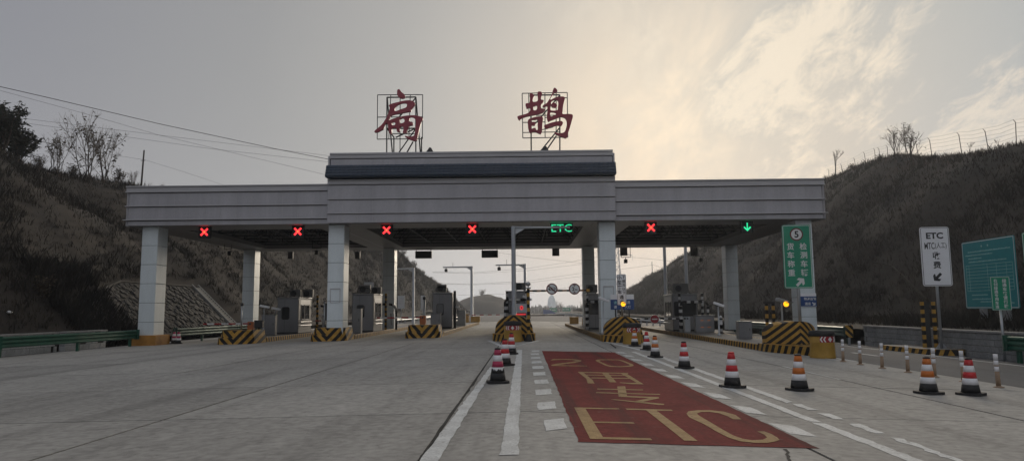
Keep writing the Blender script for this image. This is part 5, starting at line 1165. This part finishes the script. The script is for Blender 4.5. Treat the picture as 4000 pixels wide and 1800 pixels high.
# ================================================================ GUARDRAILS
THRIE = [(0, 0), (.05, .02), (.075, .07), (.05, .12), (0, .145), (0, .17), (.05, .20), (.08, .25), (.05, .30), (0, .33), (0, .355), (.05, .38), (.075, .43), (.05, .48), (0, .50)]
WB = [(0, 0), (.05, .02), (.08, .075), (.05, .13), (0, .155), (.05, .18), (.08, .235), (.05, .29), (0, .31)]
def guardrail(label, pts, side, mat, prof=THRIE, z0=.42, post_h=.92, ends=(True, True), post_step=4.0, postmat=None):
    """pts: ground polyline; side: +1 bulges to the left of travel"""
    p0 = Vector((*pts[0], gz(pts[0][0]))); t = thing('guardrail', label, 'guardrail', p0, 0, 'guardrails along the plaza')
    for k, (a, b) in enumerate(zip(pts, pts[1:])):
        A = Vector((*a, gz(a[0])))-p0; B = Vector((*b, gz(b[0])))-p0; d = (B-A); L = d.length; d.normalize(); nrm = Vector((-d.y, d.x, 0))*side
        n = max(1, round(L/4.0))
        for q in range(n):
            S, E = A+d*(L*q/n+.003), A+d*(L*(q+1)/n-.003); o_ = .012*(q % 2)
            mb = MB(); m = len(prof); vs = []
            for P in (S, E):
                for dx, dz in prof: vs.append(P+nrm*(dx+o_)+Vector((0, 0, z0+dz)))
                for dx, dz in prof: vs.append(P+nrm*(dx+o_-.012)+Vector((0, 0, z0+dz)))
            fs = [(i, i+1, 2*m+i+1, 2*m+i) for i in range(m-1)]+[(m+i, 3*m+i, 3*m+i+1, m+i+1) for i in range(m-1)]+[(0, 2*m, 3*m, m), (m-1, 2*m-1, 4*m-1, 3*m-1)]
            mb.add(vs, fs).build('beam', mat, t, True)
        np_ = max(1, round(L/post_step))
        for q in range(np_+(k == len(pts)-2)):
            P = A+d*(L*q/np_+.25*(1 if q < np_ else -1)); zz = P.z
            MB().bbox(P.x-nrm.x*.16-.07, P.x-nrm.x*.16+.07, P.y-.07, P.y+.07, zz-.1, zz+post_h, .015).build('post', postmat or mat, t); MB().box(P.x-nrm.x*.08-.05, P.x-nrm.x*.08+.05, P.y-.05, P.y+.05, zz+z0+.05, zz+z0+.3).build('spacer', postmat or mat, t)
    for e, (P, q) in zip(ends, ((pts[0], -1), (pts[-1], 1))):
        if not e: continue
        a, b = (pts[0], pts[1]) if q < 0 else (pts[-2], pts[-1]); d = Vector((b[0]-a[0], b[1]-a[1], 0)).normalized(); nrm = Vector((-d.y, d.x, 0))*side
        c = Vector((*P, gz(P[0])))-p0; mb = MB(); n = 9; vs = []; hh = prof[-1][1]
        for zz in (z0-.03, z0+hh+.03):
            for k in range(n): th = math.pi*k/(n-1); w = c+d*(q*.16*math.sin(th)*1.3)+nrm*(.03+.14*math.cos(th)*-1+.02); vs.append(w+Vector((0, 0, zz)))
        mb.add(vs, [(k, k+1, n+k+1, n+k) for k in range(n-1)]).build('end_cap', mat, t, True)
    return t
guardrail('green guardrail at the left edge ending at the yellow column foot', [(-23.25, 31.2), (-22.75, 36.0), (-22.55, 41.0)], -1, M_GUARD)
guardrail('green guardrail behind the left column under the left wing', [(-21.75, 44.0), (-21.0, 50), (-19.6, 57)], -1, M_GUARD2)
guardrail('green guardrail at the right edge with a bent end', [(17.15, 25.6), (17.1, 21), (17.1, 12)], -1, M_GUARD)
guardrail('dark green guardrail behind the right dome nose and barrel', [(17.35, 60), (17.3, 50), (17.3, 38.6)], -1, M_GUARD2, ends=(False, True))
guardrail('far silver guardrail at the left edge of the road beyond', [(-18, 84), (-16.5, 105), (-17.5, 140), (-22, 190)], -1, M_GALV, WB, .45, .8, (False, False))
guardrail('far silver guardrail at the right edge of the road beyond', [(13.9, 62), (13.6, 100), (12.5, 140), (8.5, 190)], 1, M_GALV, WB, .45, .8, (False, False))
guardrail('far dark median guardrail bending left beyond the red lane', [(.4, 78), (.2, 100), (-.8, 140), (-4.5, 190)], -1, M_GALV, WB, .45, .8, (True, False))
t = thing('hazard_marker', 'black and yellow diagonal marker at the guardrail end, right', 'marker', (17.2, 38.1, gz(17.2)), 0)
MB().bbox(-.20, .20, -.02, .02, .38, 1.02, .01).build('plate', S_MARK, t); MB().box(-.05, .05, .03, .1, 0, .95).build('post', M_GALV, t)

# ================================================================ TREES AND SHRUBS
def tree_meshes(seed, h, spread, lean, leafm=None, nleaf=0, stems=1, twigr=.012, depth=4, leafsize=.16, r0=.06):
    rnd = random.Random(seed); tr = MB(); cr = MB(); tips = []
    def grow(p, d, L, r, lev):
        q = p; seg = 3
        for k in range(seg):
            d = (d+Vector((rnd.gauss(0, .10), rnd.gauss(0, .10), .04))).normalized(); e = q+d*(L/seg); (tr if lev <= 1 else cr).tube(q, e, r*(1-.22*k/seg), r*(1-.22*(k+1)/seg), 5 if lev < 2 else 3, cap=False)
            q = e
            if lev >= 2: tips.append((q, d))
            if lev >= 1 and lev < depth and rnd.random() < .55:
                dd = (d+Vector((rnd.gauss(0, spread), rnd.gauss(0, spread), rnd.uniform(-.1, .35)))).normalized(); grow(q, dd, L*rnd.uniform(.45, .7), max(twigr*.5, r*.5), lev+1)
        if lev < depth:
            for k in range(rnd.randint(1, 3) if lev else rnd.randint(2, 3)):
                dd = (d+Vector((rnd.gauss(0, spread), rnd.gauss(0, spread), rnd.uniform(-.05, .4)))).normalized(); grow(q, dd, L*rnd.uniform(.55, .8), max(twigr*.5, r*.62), lev+1)
    for s in range(stems):
        a = rnd.uniform(0, 6.28); grow(Vector((rnd.uniform(-.25, .25)*(stems > 1), rnd.uniform(-.25, .25)*(stems > 1), -.3)), Vector((lean*math.cos(a) if stems > 1 else lean, lean*math.sin(a) if stems > 1 else 0, 1)).normalized(), h*rnd.uniform(.30, .38), r0, 0 if stems == 1 else 1)
    lf = MB()
    if nleaf:
        for k in range(nleaf):
            q, d = rnd.choice(tips); c = q+Vector((rnd.gauss(0, .12), rnd.gauss(0, .12), rnd.gauss(0, .12))); a = Vector((rnd.gauss(0, 1), rnd.gauss(0, 1), rnd.gauss(0, .5)-.4)).normalized(); b = a.orthogonal().normalized(); s_ = leafsize*rnd.uniform(.6, 1.4)
            lf.add([c-b*s_*.28, c+a*s_*.5, c+b*s_*.28, c+a*s_*1.25], [(0, 1, 2), (0, 2, 3)] if False else [(0, 3, 2, 1)] if False else [(0, 1, 2), (0, 3, 1), (1, 3, 2)])
    return tr.mesh('trunk'), cr.mesh('branches'), lf.mesh('leaves') if nleaf else None, leafm
KINDS = {}
KINDS['leafy'] = tree_meshes(3, 6.0, .45, .12, M_LEAFD, 2600, 5, .02, 4, .30, .09)
KINDS['sparse'] = tree_meshes(5, 5.6, .30, .22, M_LEAFB, 130, 6, .014, 4, .22, .035)
KINDS['sparse2'] = tree_meshes(8, 4.2, .36, .25, M_LEAFB, 160, 6, .013, 4, .20, .032)
KINDS['bare'] = tree_meshes(12, 3.8, .42, .05, None, 0, 1, .016, 4, .2, .06)
KINDS['twiggy'] = tree_meshes(15, 4.6, .36, .16, M_LEAFB, 160, 6, .014, 4, .14, .04)
KINDS['bush'] = tree_meshes(19, 2.2, .6, .3, M_LEAFB, 260, 5, .012, 3, .14, .03)
def plant(kind, name, label, cat, x, y, s=1., rot=None, group=None, zoff=0.):
    tr, cr, lf, lm = KINDS[kind]; z = hillz(x, y) if abs(x) > 18 else 0
    t = thing(name, label, cat, (x, y, z-.05+zoff), random.uniform(0, 6.28) if rot is None else rot, group); t.scale = (s, s, s)
    put('trunk', tr, M_BARK, t); c = put('crown', cr, M_TWIG, t)
    if lf: put('leaves', lf, lm, c)
    return t
def on_crest(px, sgn, extra=0.):
    """place on the crest line below picture column px"""
    best = None
    for k in range(600):
        y = 45+.5*k; c = lerp_tab(TL_ if sgn < 0 else TR_, y)[1]+extra; x = sgn*c
        v = Vector((x, y, 10))-Vector((0, 0, H)); w = v.dot(FW)
        if w <= 0: continue
        q = 2000+FPX*v.dot(RT)/w
        if best is None or abs(q-px) < best[0]: best = (abs(q-px), x, y)
    return best[1], best[2]
x, y = on_crest(-10, -1); plant('leafy', 'tree', 'dense dark leafy tree cut by the left edge of the view', 'tree', x, y, 1.0)
x, y = on_crest(45, -1, 1); plant('leafy', 'tree', 'smaller dark leafy tree just inside the left edge', 'tree', x, y, .72)
for px, k, s, lab in ((205, 'sparse2', 1.2, 'short shrub with hanging leaves left of the tall slender shrub'), (150, 'bush', 1.2, 'low twiggy bush beside the dark leafy tree on the left hill'), (262, 'bush', 1.1, 'low twiggy bush between the two leafy shrubs on the left hill'), (330, 'sparse', 1.4, 'tall slender shrub with few leaves on the left crest'), (395, 'sparse', 1.32, 'tall leaning shrub with drooping leaves right of the slender one'), (450, 'bush', 1.2, 'low bush at the foot of the leaning shrub on the left crest'), (505, 'twiggy', .55, 'small round shrub just left of the utility pole'), (620, 'bush', .8, 'low shrub right of the utility pole above the left wing'), (800, 'bare', .62, 'small bare tree peeping over the left wing roof')):
    x, y = on_crest(px, -1); plant(k, 'shrub' if k != 'bare' else 'tree', lab, 'shrub' if k != 'bare' else 'tree', x, y, s)
for px, k, s, lab in ((3275, 'bare', 1.7, 'bare fan-shaped tree on the right crest just past the roof end'), (3520, 'twiggy', 1.0, 'twiggy tree on the right crest, left of the close pair'), (3578, 'twiggy', 1.15, 'twiggy tree on the right crest, right of the close pair'), (3805, 'bare', .5, 'small bare sapling inside the fence on the right crest'), (3925, 'bare', .4, 'tiny bare sapling inside the fence near the right edge'), (3450, 'bush', .9, 'low bush under the sagging fence on the right crest'), (3345, 'bush', .8, 'low bush right of the fan-shaped bare tree')):
    x, y = on_crest(px, 1, -.5); plant(k, 'tree' if k != 'bush' else 'shrub', lab, 'tree' if k != 'bush' else 'shrub', x, y, s)
OR = ['leftmost', 'second from left', 'third from left', 'fourth from left', 'fifth from left', 'sixth from left', 'rightmost']
for k_, (px, s) in enumerate(((1570, 1.5), (1590, 1.3), (1615, 1.4), (1650, 1.0), (1685, 1.0), (1715, .8))):
    x, y = on_crest(px, -1, -.5); plant('bush', 'shrub', ('rightmost' if k_ == 5 else OR[k_])+' of six bare shrubs lining the far end of the left hill', 'shrub', x, y, s*1.2, group='shrubs on the far end of the left hill')
for k_, (px, s) in enumerate(((2455, 2.4), (2480, 2.2), (2520, 1.6), (2560, 1.4), (2600, 1.3), (2640, 1.3), (2675, 1.2))):
    x, y = on_crest(px, 1, -1); plant('bush', 'shrub', OR[k_]+' of seven bare shrubs lining the far end of the right hill', 'shrub', x, y, s*1.1, group='shrubs on the far end of the right hill')
plant('bush', 'tree', 'small tree on top of the far knoll where the road bends', 'tree', at(1882, 1150, 400).x, 400, 3.4, zoff=8.6); plant('sparse2', 'tree', 'pale bare tree left of the far knoll', 'tree', at(1772, 1150, 330).x, 330, 2.0)
o = plant('bush', 'shrub', 'grey bare shrub low on the near left slope behind the guardrail', 'shrub', -27.5, 40, 1.1)
# far woods along the horizon: one mass
rnd = random.Random(31); mb = MB()
for k in range(900):
    Y = rnd.uniform(430, 760); px = rnd.choice((rnd.uniform(1900, 2480), rnd.uniform(1750, 2480))); p = at(px, 1215, Y); h = rnd.uniform(3.0, 7.5)*Y/560*(.85 if px < 2110 else .8); w = h*rnd.uniform(.12, .28); n = 5
    for q in range(3):
        c = (p.x+rnd.uniform(-w, w), Y, -2.5+h*.3*q*rnd.uniform(.6, 1)); a = rnd.uniform(0, 6.28); hh = h*rnd.uniform(.5, .8)
        vs = [(c[0]+w*math.cos(a+2*math.pi*i/n)*rnd.uniform(.6, 1.2), c[1]+w*math.sin(a+2*math.pi*i/n), c[2]) for i in range(n)]+[(c[0]+rnd.uniform(-.3, .3)*w, c[1], c[2]+hh)]
        mb.add(vs, [(i, (i+1) % n, n) for i in range(n)])
o = mb.build('far_woods', M_FARTREE); o['kind'] = 'stuff'; o['label'] = 'dark band of far woods along the horizon'
plant('twiggy', 'tree', 'rounded far bush right of the far green signs', 'tree', at(2290, 1215, 420).x, 420, 3.6, zoff=-2.0); plant('sparse', 'tree', 'bare far tree between the statue and the right green sign', 'tree', at(2190, 1215, 430).x, 430, 1.7, zoff=-2.0)

# ================================================================ FAR THINGS
# robed statue on its plinth
q = at(2156, 1215, 620); t = thing('statue', 'tall pale robed statue on the horizon beyond the red lane', 'statue', (q.x, 620, -2)); k_ = 620/2760.
mb = MB(); n = 20; prof = [(0, 9.2), (2, 9.0), (6, 8.6), (11, 7.6), (16, 6.3), (20, 5.2), (22.5, 4.0), (24, 2.0), (25, 1.7), (26, 2.0), (27.3, 2.2), (28.6, 1.9), (29.4, 1.1), (29.8, .2)]
vs = []
for j, (z, r_) in enumerate(prof):
    for i in range(n):
        a = 2*math.pi*i/n; f = 1+.09*math.sin(a*5+z*.25)*(z < 22)+.06*math.sin(a*9)*(z < 18); vs.append((r_*f*math.cos(a)*.92, r_*f*math.sin(a)*.7, z*.58))
mb.add(vs, [(j*n+i, j*n+(i+1) % n, (j+1)*n+(i+1) % n, (j+1)*n+i) for j in range(len(prof)-1) for i in range(n)]).build('robed_figure', M_STATUE, t, True)
t.scale = (.56, .56, 1.1)
def far_sign(label, px, py, w, h, Y, mat, post=True, arrowmark=True, curve=False):
    q = at(px, py, Y); s = Y/FPX; t = thing('highway_sign', label, 'highway sign', (q.x, Y, q.z), 0, 'far highway signs')
    W_, H_ = w*s, h*s
    if not curve: MB().prism(rrect(W_, H_, .08*H_), 0, .1).build('panel', mat, t); MB().ring(rrect(W_*.96, H_*.92, .06*H_), rrect(W_*.93, H_*.86, .05*H_), -.02, 0).build('border', M_WINK, t)
    else: MB().prism([(-W_/2, -H_/2), (W_/2, -H_/2), (W_/2, -.2*H_), (W_*.1, H_*.4), (-W_/2, H_/2)], 0, .2).build('panel', mat, t)
    if arrowmark: arrow(t, -W_*.34, 0, H_*.5, R(90) if 'left' in label else 0, -.03, M_WINK)
    if arrowmark:
        for k in range(4): MB().box(-W_*.12+W_*.11*k, -W_*.04+W_*.11*k, -.03, -.01, -H_*.13, H_*.13).build('character', M_WINK, t)
    for s_ in (-.3, .3): MB().box(W_*s_-.1, W_*s_+.1, .12, .3, -q.z-2, 0).build('post', M_GALV, t)
far_sign('far blue-green sign, left of two beyond the red lane', 2161, 1210, 30, 17, 300, M_GREEN); far_sign('far green sign, right of two beyond the red lane', 2213, 1208, 33, 15, 300, M_GREEN); far_sign('far blue board sloping down to the right, below the statue', 2145, 1217, 46, 17, 290, M_BLUE, arrowmark=False, curve=True)
q = at(2176, 1215, 280); t = thing('lamp_mast', 'thin far mast with two arms beside the statue', 'mast', (q.x, 280, -1)); hm = at(2176, 1176, 280).z+1
MB().tube((0, 0, 0), (0, 0, hm), .14, .08).build('mast', M_GALV, t); MB().tube((-.6, 0, hm-.2), (.9, 0, hm-.2), .07).build('arm', M_GALV, t); MB().tube((-.4, 0, hm-1.4), (.4, 0, hm-1.4), .07).build('arm', M_GALV, t)
# lattice pylons
def pylon(label, px, py, Y, hgt, wb, arms):
    q = at(px, py, Y); t = thing('pylon', label, 'power pylon', (q.x, Y, -2)); mb = MB(); n = 14; r_ = .0016*Y*.28
    def w(f): return wb*(1-f)**1.2*.5+.35
    for k in range(n):
        f0, f1 = k/n, (k+1)/n; a, b = w(f0), w(f1); z0, z1 = f0*hgt, f1*hgt
        for sx, sy in ((-1, -1), (1, -1), (1, 1), (-1, 1)): mb.tube((sx*a, sy*a, z0), (sx*b, sy*b, z1), r_, n=4, cap=False)
        for s in (-1, 1): mb.tube((-a, s*a, z0), (b, s*b, z1), r_*.6, n=3, cap=False); mb.tube((a, s*a, z0), (-b, s*b, z1), r_*.6, n=3, cap=False); mb.tube((s*a, -a, z0), (s*b, b, z1), r_*.6, n=3, cap=False)
        mb.tube((-b, -b, z1), (b, -b, z1), r_*.6, n=3, cap=False)
    mb.build('tower', M_GALV, t, kind='stuff')
    for f, L in arms:
        for s in (-1, 1):
            z = f*hgt; b = w(f); m2 = MB(); tip = (s*L, 0, z-.5); m2.tube((s*b, -b, z), tip, r_*.8, n=4, cap=False).tube((s*b, b, z), tip, r_*.8, n=4, cap=False).tube((s*b*.9, 0, z+hgt*.04), tip, r_*.8, n=4, cap=False); m2.build('cross_arm', M_GALV, t); MB().tube(tip, (s*L, 0, z-.5-hgt*.05), r_*.6, n=4).build('insulator', M_GALV, t)
    return t
pylon('steel lattice pylon standing behind the small-car sign', 2412, 1200, 330, 46, 5.2, ((.62, 7.5), (.76, 9.0), (.9, 7)))
pylon('tiny far twin-peaked pylon right of the far green signs', 2224, 1210, 700, 7.5, 5, ((.8, 4.5),)); pylon('second tiny far pylon beside the twin-peaked one', 2234, 1210, 705, 7.5, 5, ((.8, 4.5),))

# ================================================================ CABLES
def cable(label, pts, r, sag=0., cat='cable'):
    """pts: (px, py, distance)"""
    P = [at(*p) for p in pts]; out = []
    for a, b in zip(P, P[1:]):
        for k in range(6): t = k/6; out.append(a.lerp(b, t))
    out.append(P[-1]); p0 = out[0]
    cu = MB().path([p-p0 for p in out], r, 5); tag(cu.build('overhead_cable', M_WIRE, None, True, tuple(p0)), label, cat, 'overhead cables')
cable('thick overhead cable falling from the upper left to the roof', [(-300, 268, 52), (0, 339, 56), (171, 378, 58), (414, 435, 61), (621, 484, 64), (1087, 584, 71), (1297, 625, 74), (1700, 700, 80)], .028)
cable('thin cable crossing under the thick one from the left edge', [(-300, 265, 62), (0, 354, 66), (305, 437, 70), (621, 528, 75), (880, 590, 79), (1289, 687, 85), (1700, 785, 92)], .014)
cable('upper of two level thin cables left of the roof', [(-200, 430, 90), (90, 463, 90), (621, 528, 92), (1297, 610, 95), (1700, 650, 98)], .017)
cable('lower of two level thin cables left of the roof', [(-200, 445, 90), (90, 480, 90), (466, 531, 91), (828, 582, 93), (1297, 634, 96), (1700, 680, 99)], .017)
P0 = at(563, 587, 86); P1 = at(549, 735, 86)
t = thing('utility_pole', 'dark wooden utility pole on the left hill above the left wing', 'utility pole', (P1.x, 86, hillz(P1.x, 86)-.3))
MB().tube((0, 0, 0), (P0.x-P1.x, 0, P0.z-hillz(P1.x, 86)+.3), .13, .09, 10).build('pole', M_BARK, t, True); zc_ = at(561, 624, 86).z-hillz(P1.x, 86)+.3
MB().tube((P0.x-P1.x-.35, 0, zc_-.1), (P0.x-P1.x+.25, 0, zc_-.1), .035).build('cross_arm', M_FRAME, t)
cable('slack cable from the left tree to the utility pole', [(-100, 505, 80), (98, 542, 82), (330, 588, 84), (561, 624, 85.8)], .014)
cable('cable descending from the utility pole behind the left wing', [(563, 624, 86), (720, 672, 87), (880, 725, 88), (1100, 800, 90)], .012)
for k, (pts, lab) in enumerate((([(1690, 1062, 340), (1850, 1064, 340), (2060, 1048, 345), (2280, 1014, 350), (2420, 985, 352)], 'upper far power line of the top pair under the canopy'), ([(1690, 1064, 341), (1850, 1068, 341), (2060, 1057, 346), (2280, 1030, 351), (2420, 1005, 353)], 'lower far power line of the top pair under the canopy'),
        ([(1720, 1106, 340), (1850, 1109, 340), (2060, 1097, 345), (2280, 1065, 350), (2420, 1040, 352)], 'upper far power line of the middle pair under the canopy'), ([(1720, 1108, 341), (1850, 1112, 341), (2060, 1104, 346), (2280, 1078, 351), (2420, 1055, 353)], 'lower far power line of the middle pair under the canopy'),
        ([(1790, 1152, 345), (2060, 1146, 345), (2290, 1112, 350)], 'lowest far power line under the canopy'), ([(1940, 985, 200), (2060, 1004, 205), (2280, 1028, 212), (2420, 1040, 215)], 'far cable falling to the right above the red lane'),
        ([(2420, 1000, 330), (2560, 1013, 300), (2700, 1030, 280)], 'far cable from the pylon toward the right hill'), ([(2420, 1052, 330), (2552, 1034, 300), (2600, 1050, 290)], 'lower far cable from the pylon to the thin far pole'))):
    cable(lab, pts, .05 if k != 5 else .03)
q = at(2549, 1022, 250); xq = at(2549, 1100, 250).x; t = thing('utility_pole', 'thin far pole on the right hill seen under the canopy', 'utility pole', (xq, 250, hillz(xq, 250)-.3)); MB().tube((0, 0, 0), (0, 0, q.z-hillz(xq, 250)+.3), .16, .11).build('pole', M_FRAME, t)

# ================================================================ FENCE ON THE RIGHT CREST
fx = []
for px, hp in ((3255, 1.6), (3310, 1.6), (3360, 1.7), (3400, 1.8), (3440, 1.8), (3462, 1.9), (3487, 1.9), (3608, 1.9), (3660, 2.1), (3775, 2.1), (3880, 2.1), (3985, 2.1), (4090, 2.1)):
    x, y = on_crest(px, 1, .3); fx.append((x, y, hillz(x, y), hp))
f0 = Vector(fx[0][:3]); t = thing('wire_fence', 'sagging wire fence on leaning posts along the right hill crest', 'fence', f0); tops = []
for k, (x, y, z, hp) in enumerate(fx):
    b = Vector((x, y, z-.2))-f0; lean = Vector((random.uniform(-.22, .12), random.uniform(-.1, .1), 0)); tp = b+lean+Vector((0, 0, hp)); arm = tp+Vector((-.18, 0, .22)); tops.append((b, tp, arm)); MB().tube(b, tp, .036, .03, 6).tube(tp, arm, .026, .02, 6).build('post', M_BARK, t)
for f in (.45, .62, .8, .97, 1.1):
    for (b0, t0, a0), (b1, t1, a1) in zip(tops, tops[1:]):
        A = b0.lerp(t0, min(f, 1)) if f <= 1 else a0; B = b1.lerp(t1, min(f, 1)) if f <= 1 else a1; mid = A.lerp(B, .5)-Vector((0, 0, random.uniform(.03, .16))); MB().path([A, mid, B], .009, 4).build('wire', M_FRAME, t)
# drain channel running down the right hillside
pts = [at(3430, 1035, 62), at(3490, 1040, 60), at(3560, 1100, 55), at(3640, 1180, 49)]
def onhill(px, py):
    d = ray(px, py); lo = 15.
    for k in range(900):
        s = 15+.25*k; p = Vector((0, 0, H))+d*(s/d.y)
        if abs(p.x) > 18.3 and p.z < hillz(p.x, p.y): return p
    return Vector((0, 0, H))+d*(60/d.y)
pts = [onhill(*q) for q in ((3425, 1030), (3470, 1036), (3500, 1045), (3545, 1085), (3590, 1130), (3640, 1178))]
p0 = pts[0]; t = thing('drain_channel', 'pale concrete drain running diagonally down the right hillside', 'drain', p0)
for s in (-.28, .28):
    for a, b in zip(pts, pts[1:]): MB().tube(a-p0+Vector((s, 0, .10)), b-p0+Vector((s, 0, .12)), .07, n=4).build('channel_edge', M_GRASS, t)
# boards and notices seen past the booths, standing on the left verge
for px, py, w, h, Y, lab in ((1440, 1120, 38, 36, 66, 'pale back of a small board above the booth by the wide column'), (1567, 1180, 28, 50, 82, 'blue-grey lane board right of the rear column'), (1652, 1182, 18, 56, 82, 'narrow pale board left of the narrow booth')):
    q = at(px, py, Y); s = Y/FPX; zb_ = ztop(-11.45) if px < 1700 and px > 1500 else gz(q.x); t = thing('small_board', lab, 'board', (q.x, Y, zb_)); MB().bbox(-w*s/2, w*s/2, 0, .05, q.z-zb_-h*s/2, q.z-zb_+h*s/2, .02).build('panel', M_GALV if px < 1500 else M_BOARD if False else M_GALV, t); MB().tube((0, .1, 0), (0, .1, q.z-zb_+h*s*.3), .05).build('post', M_GALV, t)
    for k in range(3): MB().box(-w*s*.36, w*s*.36, -.006, .0, q.z-zb_+h*s*(-.25+.2*k), q.z-zb_+h*s*(-.17+.2*k)).build('print_line', M_CLADT, t)
p = onhill(36, 1225); t = thing('litter_bag', 'white plastic bag caught on the left slope', 'plastic bag', p); MB().lathe([(.03, 0), (.12, .03), (.15, .08), (.08, .14), (.03, .17)], 7).build('bag', M_PLASTIC, t, True)

# ================================================================ HAZE
hb = MB().box(-420, 420, -60, 1000, -4.0, 60); o = hb.build('haze', None); o['kind'] = 'stuff'; o['label'] = 'thin evening haze in the air over the whole plaza'
m = bpy.data.materials.new('haze'); m.use_nodes = True; m.node_tree.nodes.clear()
pv = m.node_tree.nodes.new('ShaderNodeVolumePrincipled'); pv.inputs['Color'].default_value = (.84, .90, 1, 1); pv.inputs['Density'].default_value = .0004; pv.inputs['Anisotropy'].default_value = .6
mo = m.node_tree.nodes.new('ShaderNodeOutputMaterial'); m.node_tree.links.new(pv.outputs[0], mo.inputs['Volume']); o.data.materials.append(m)
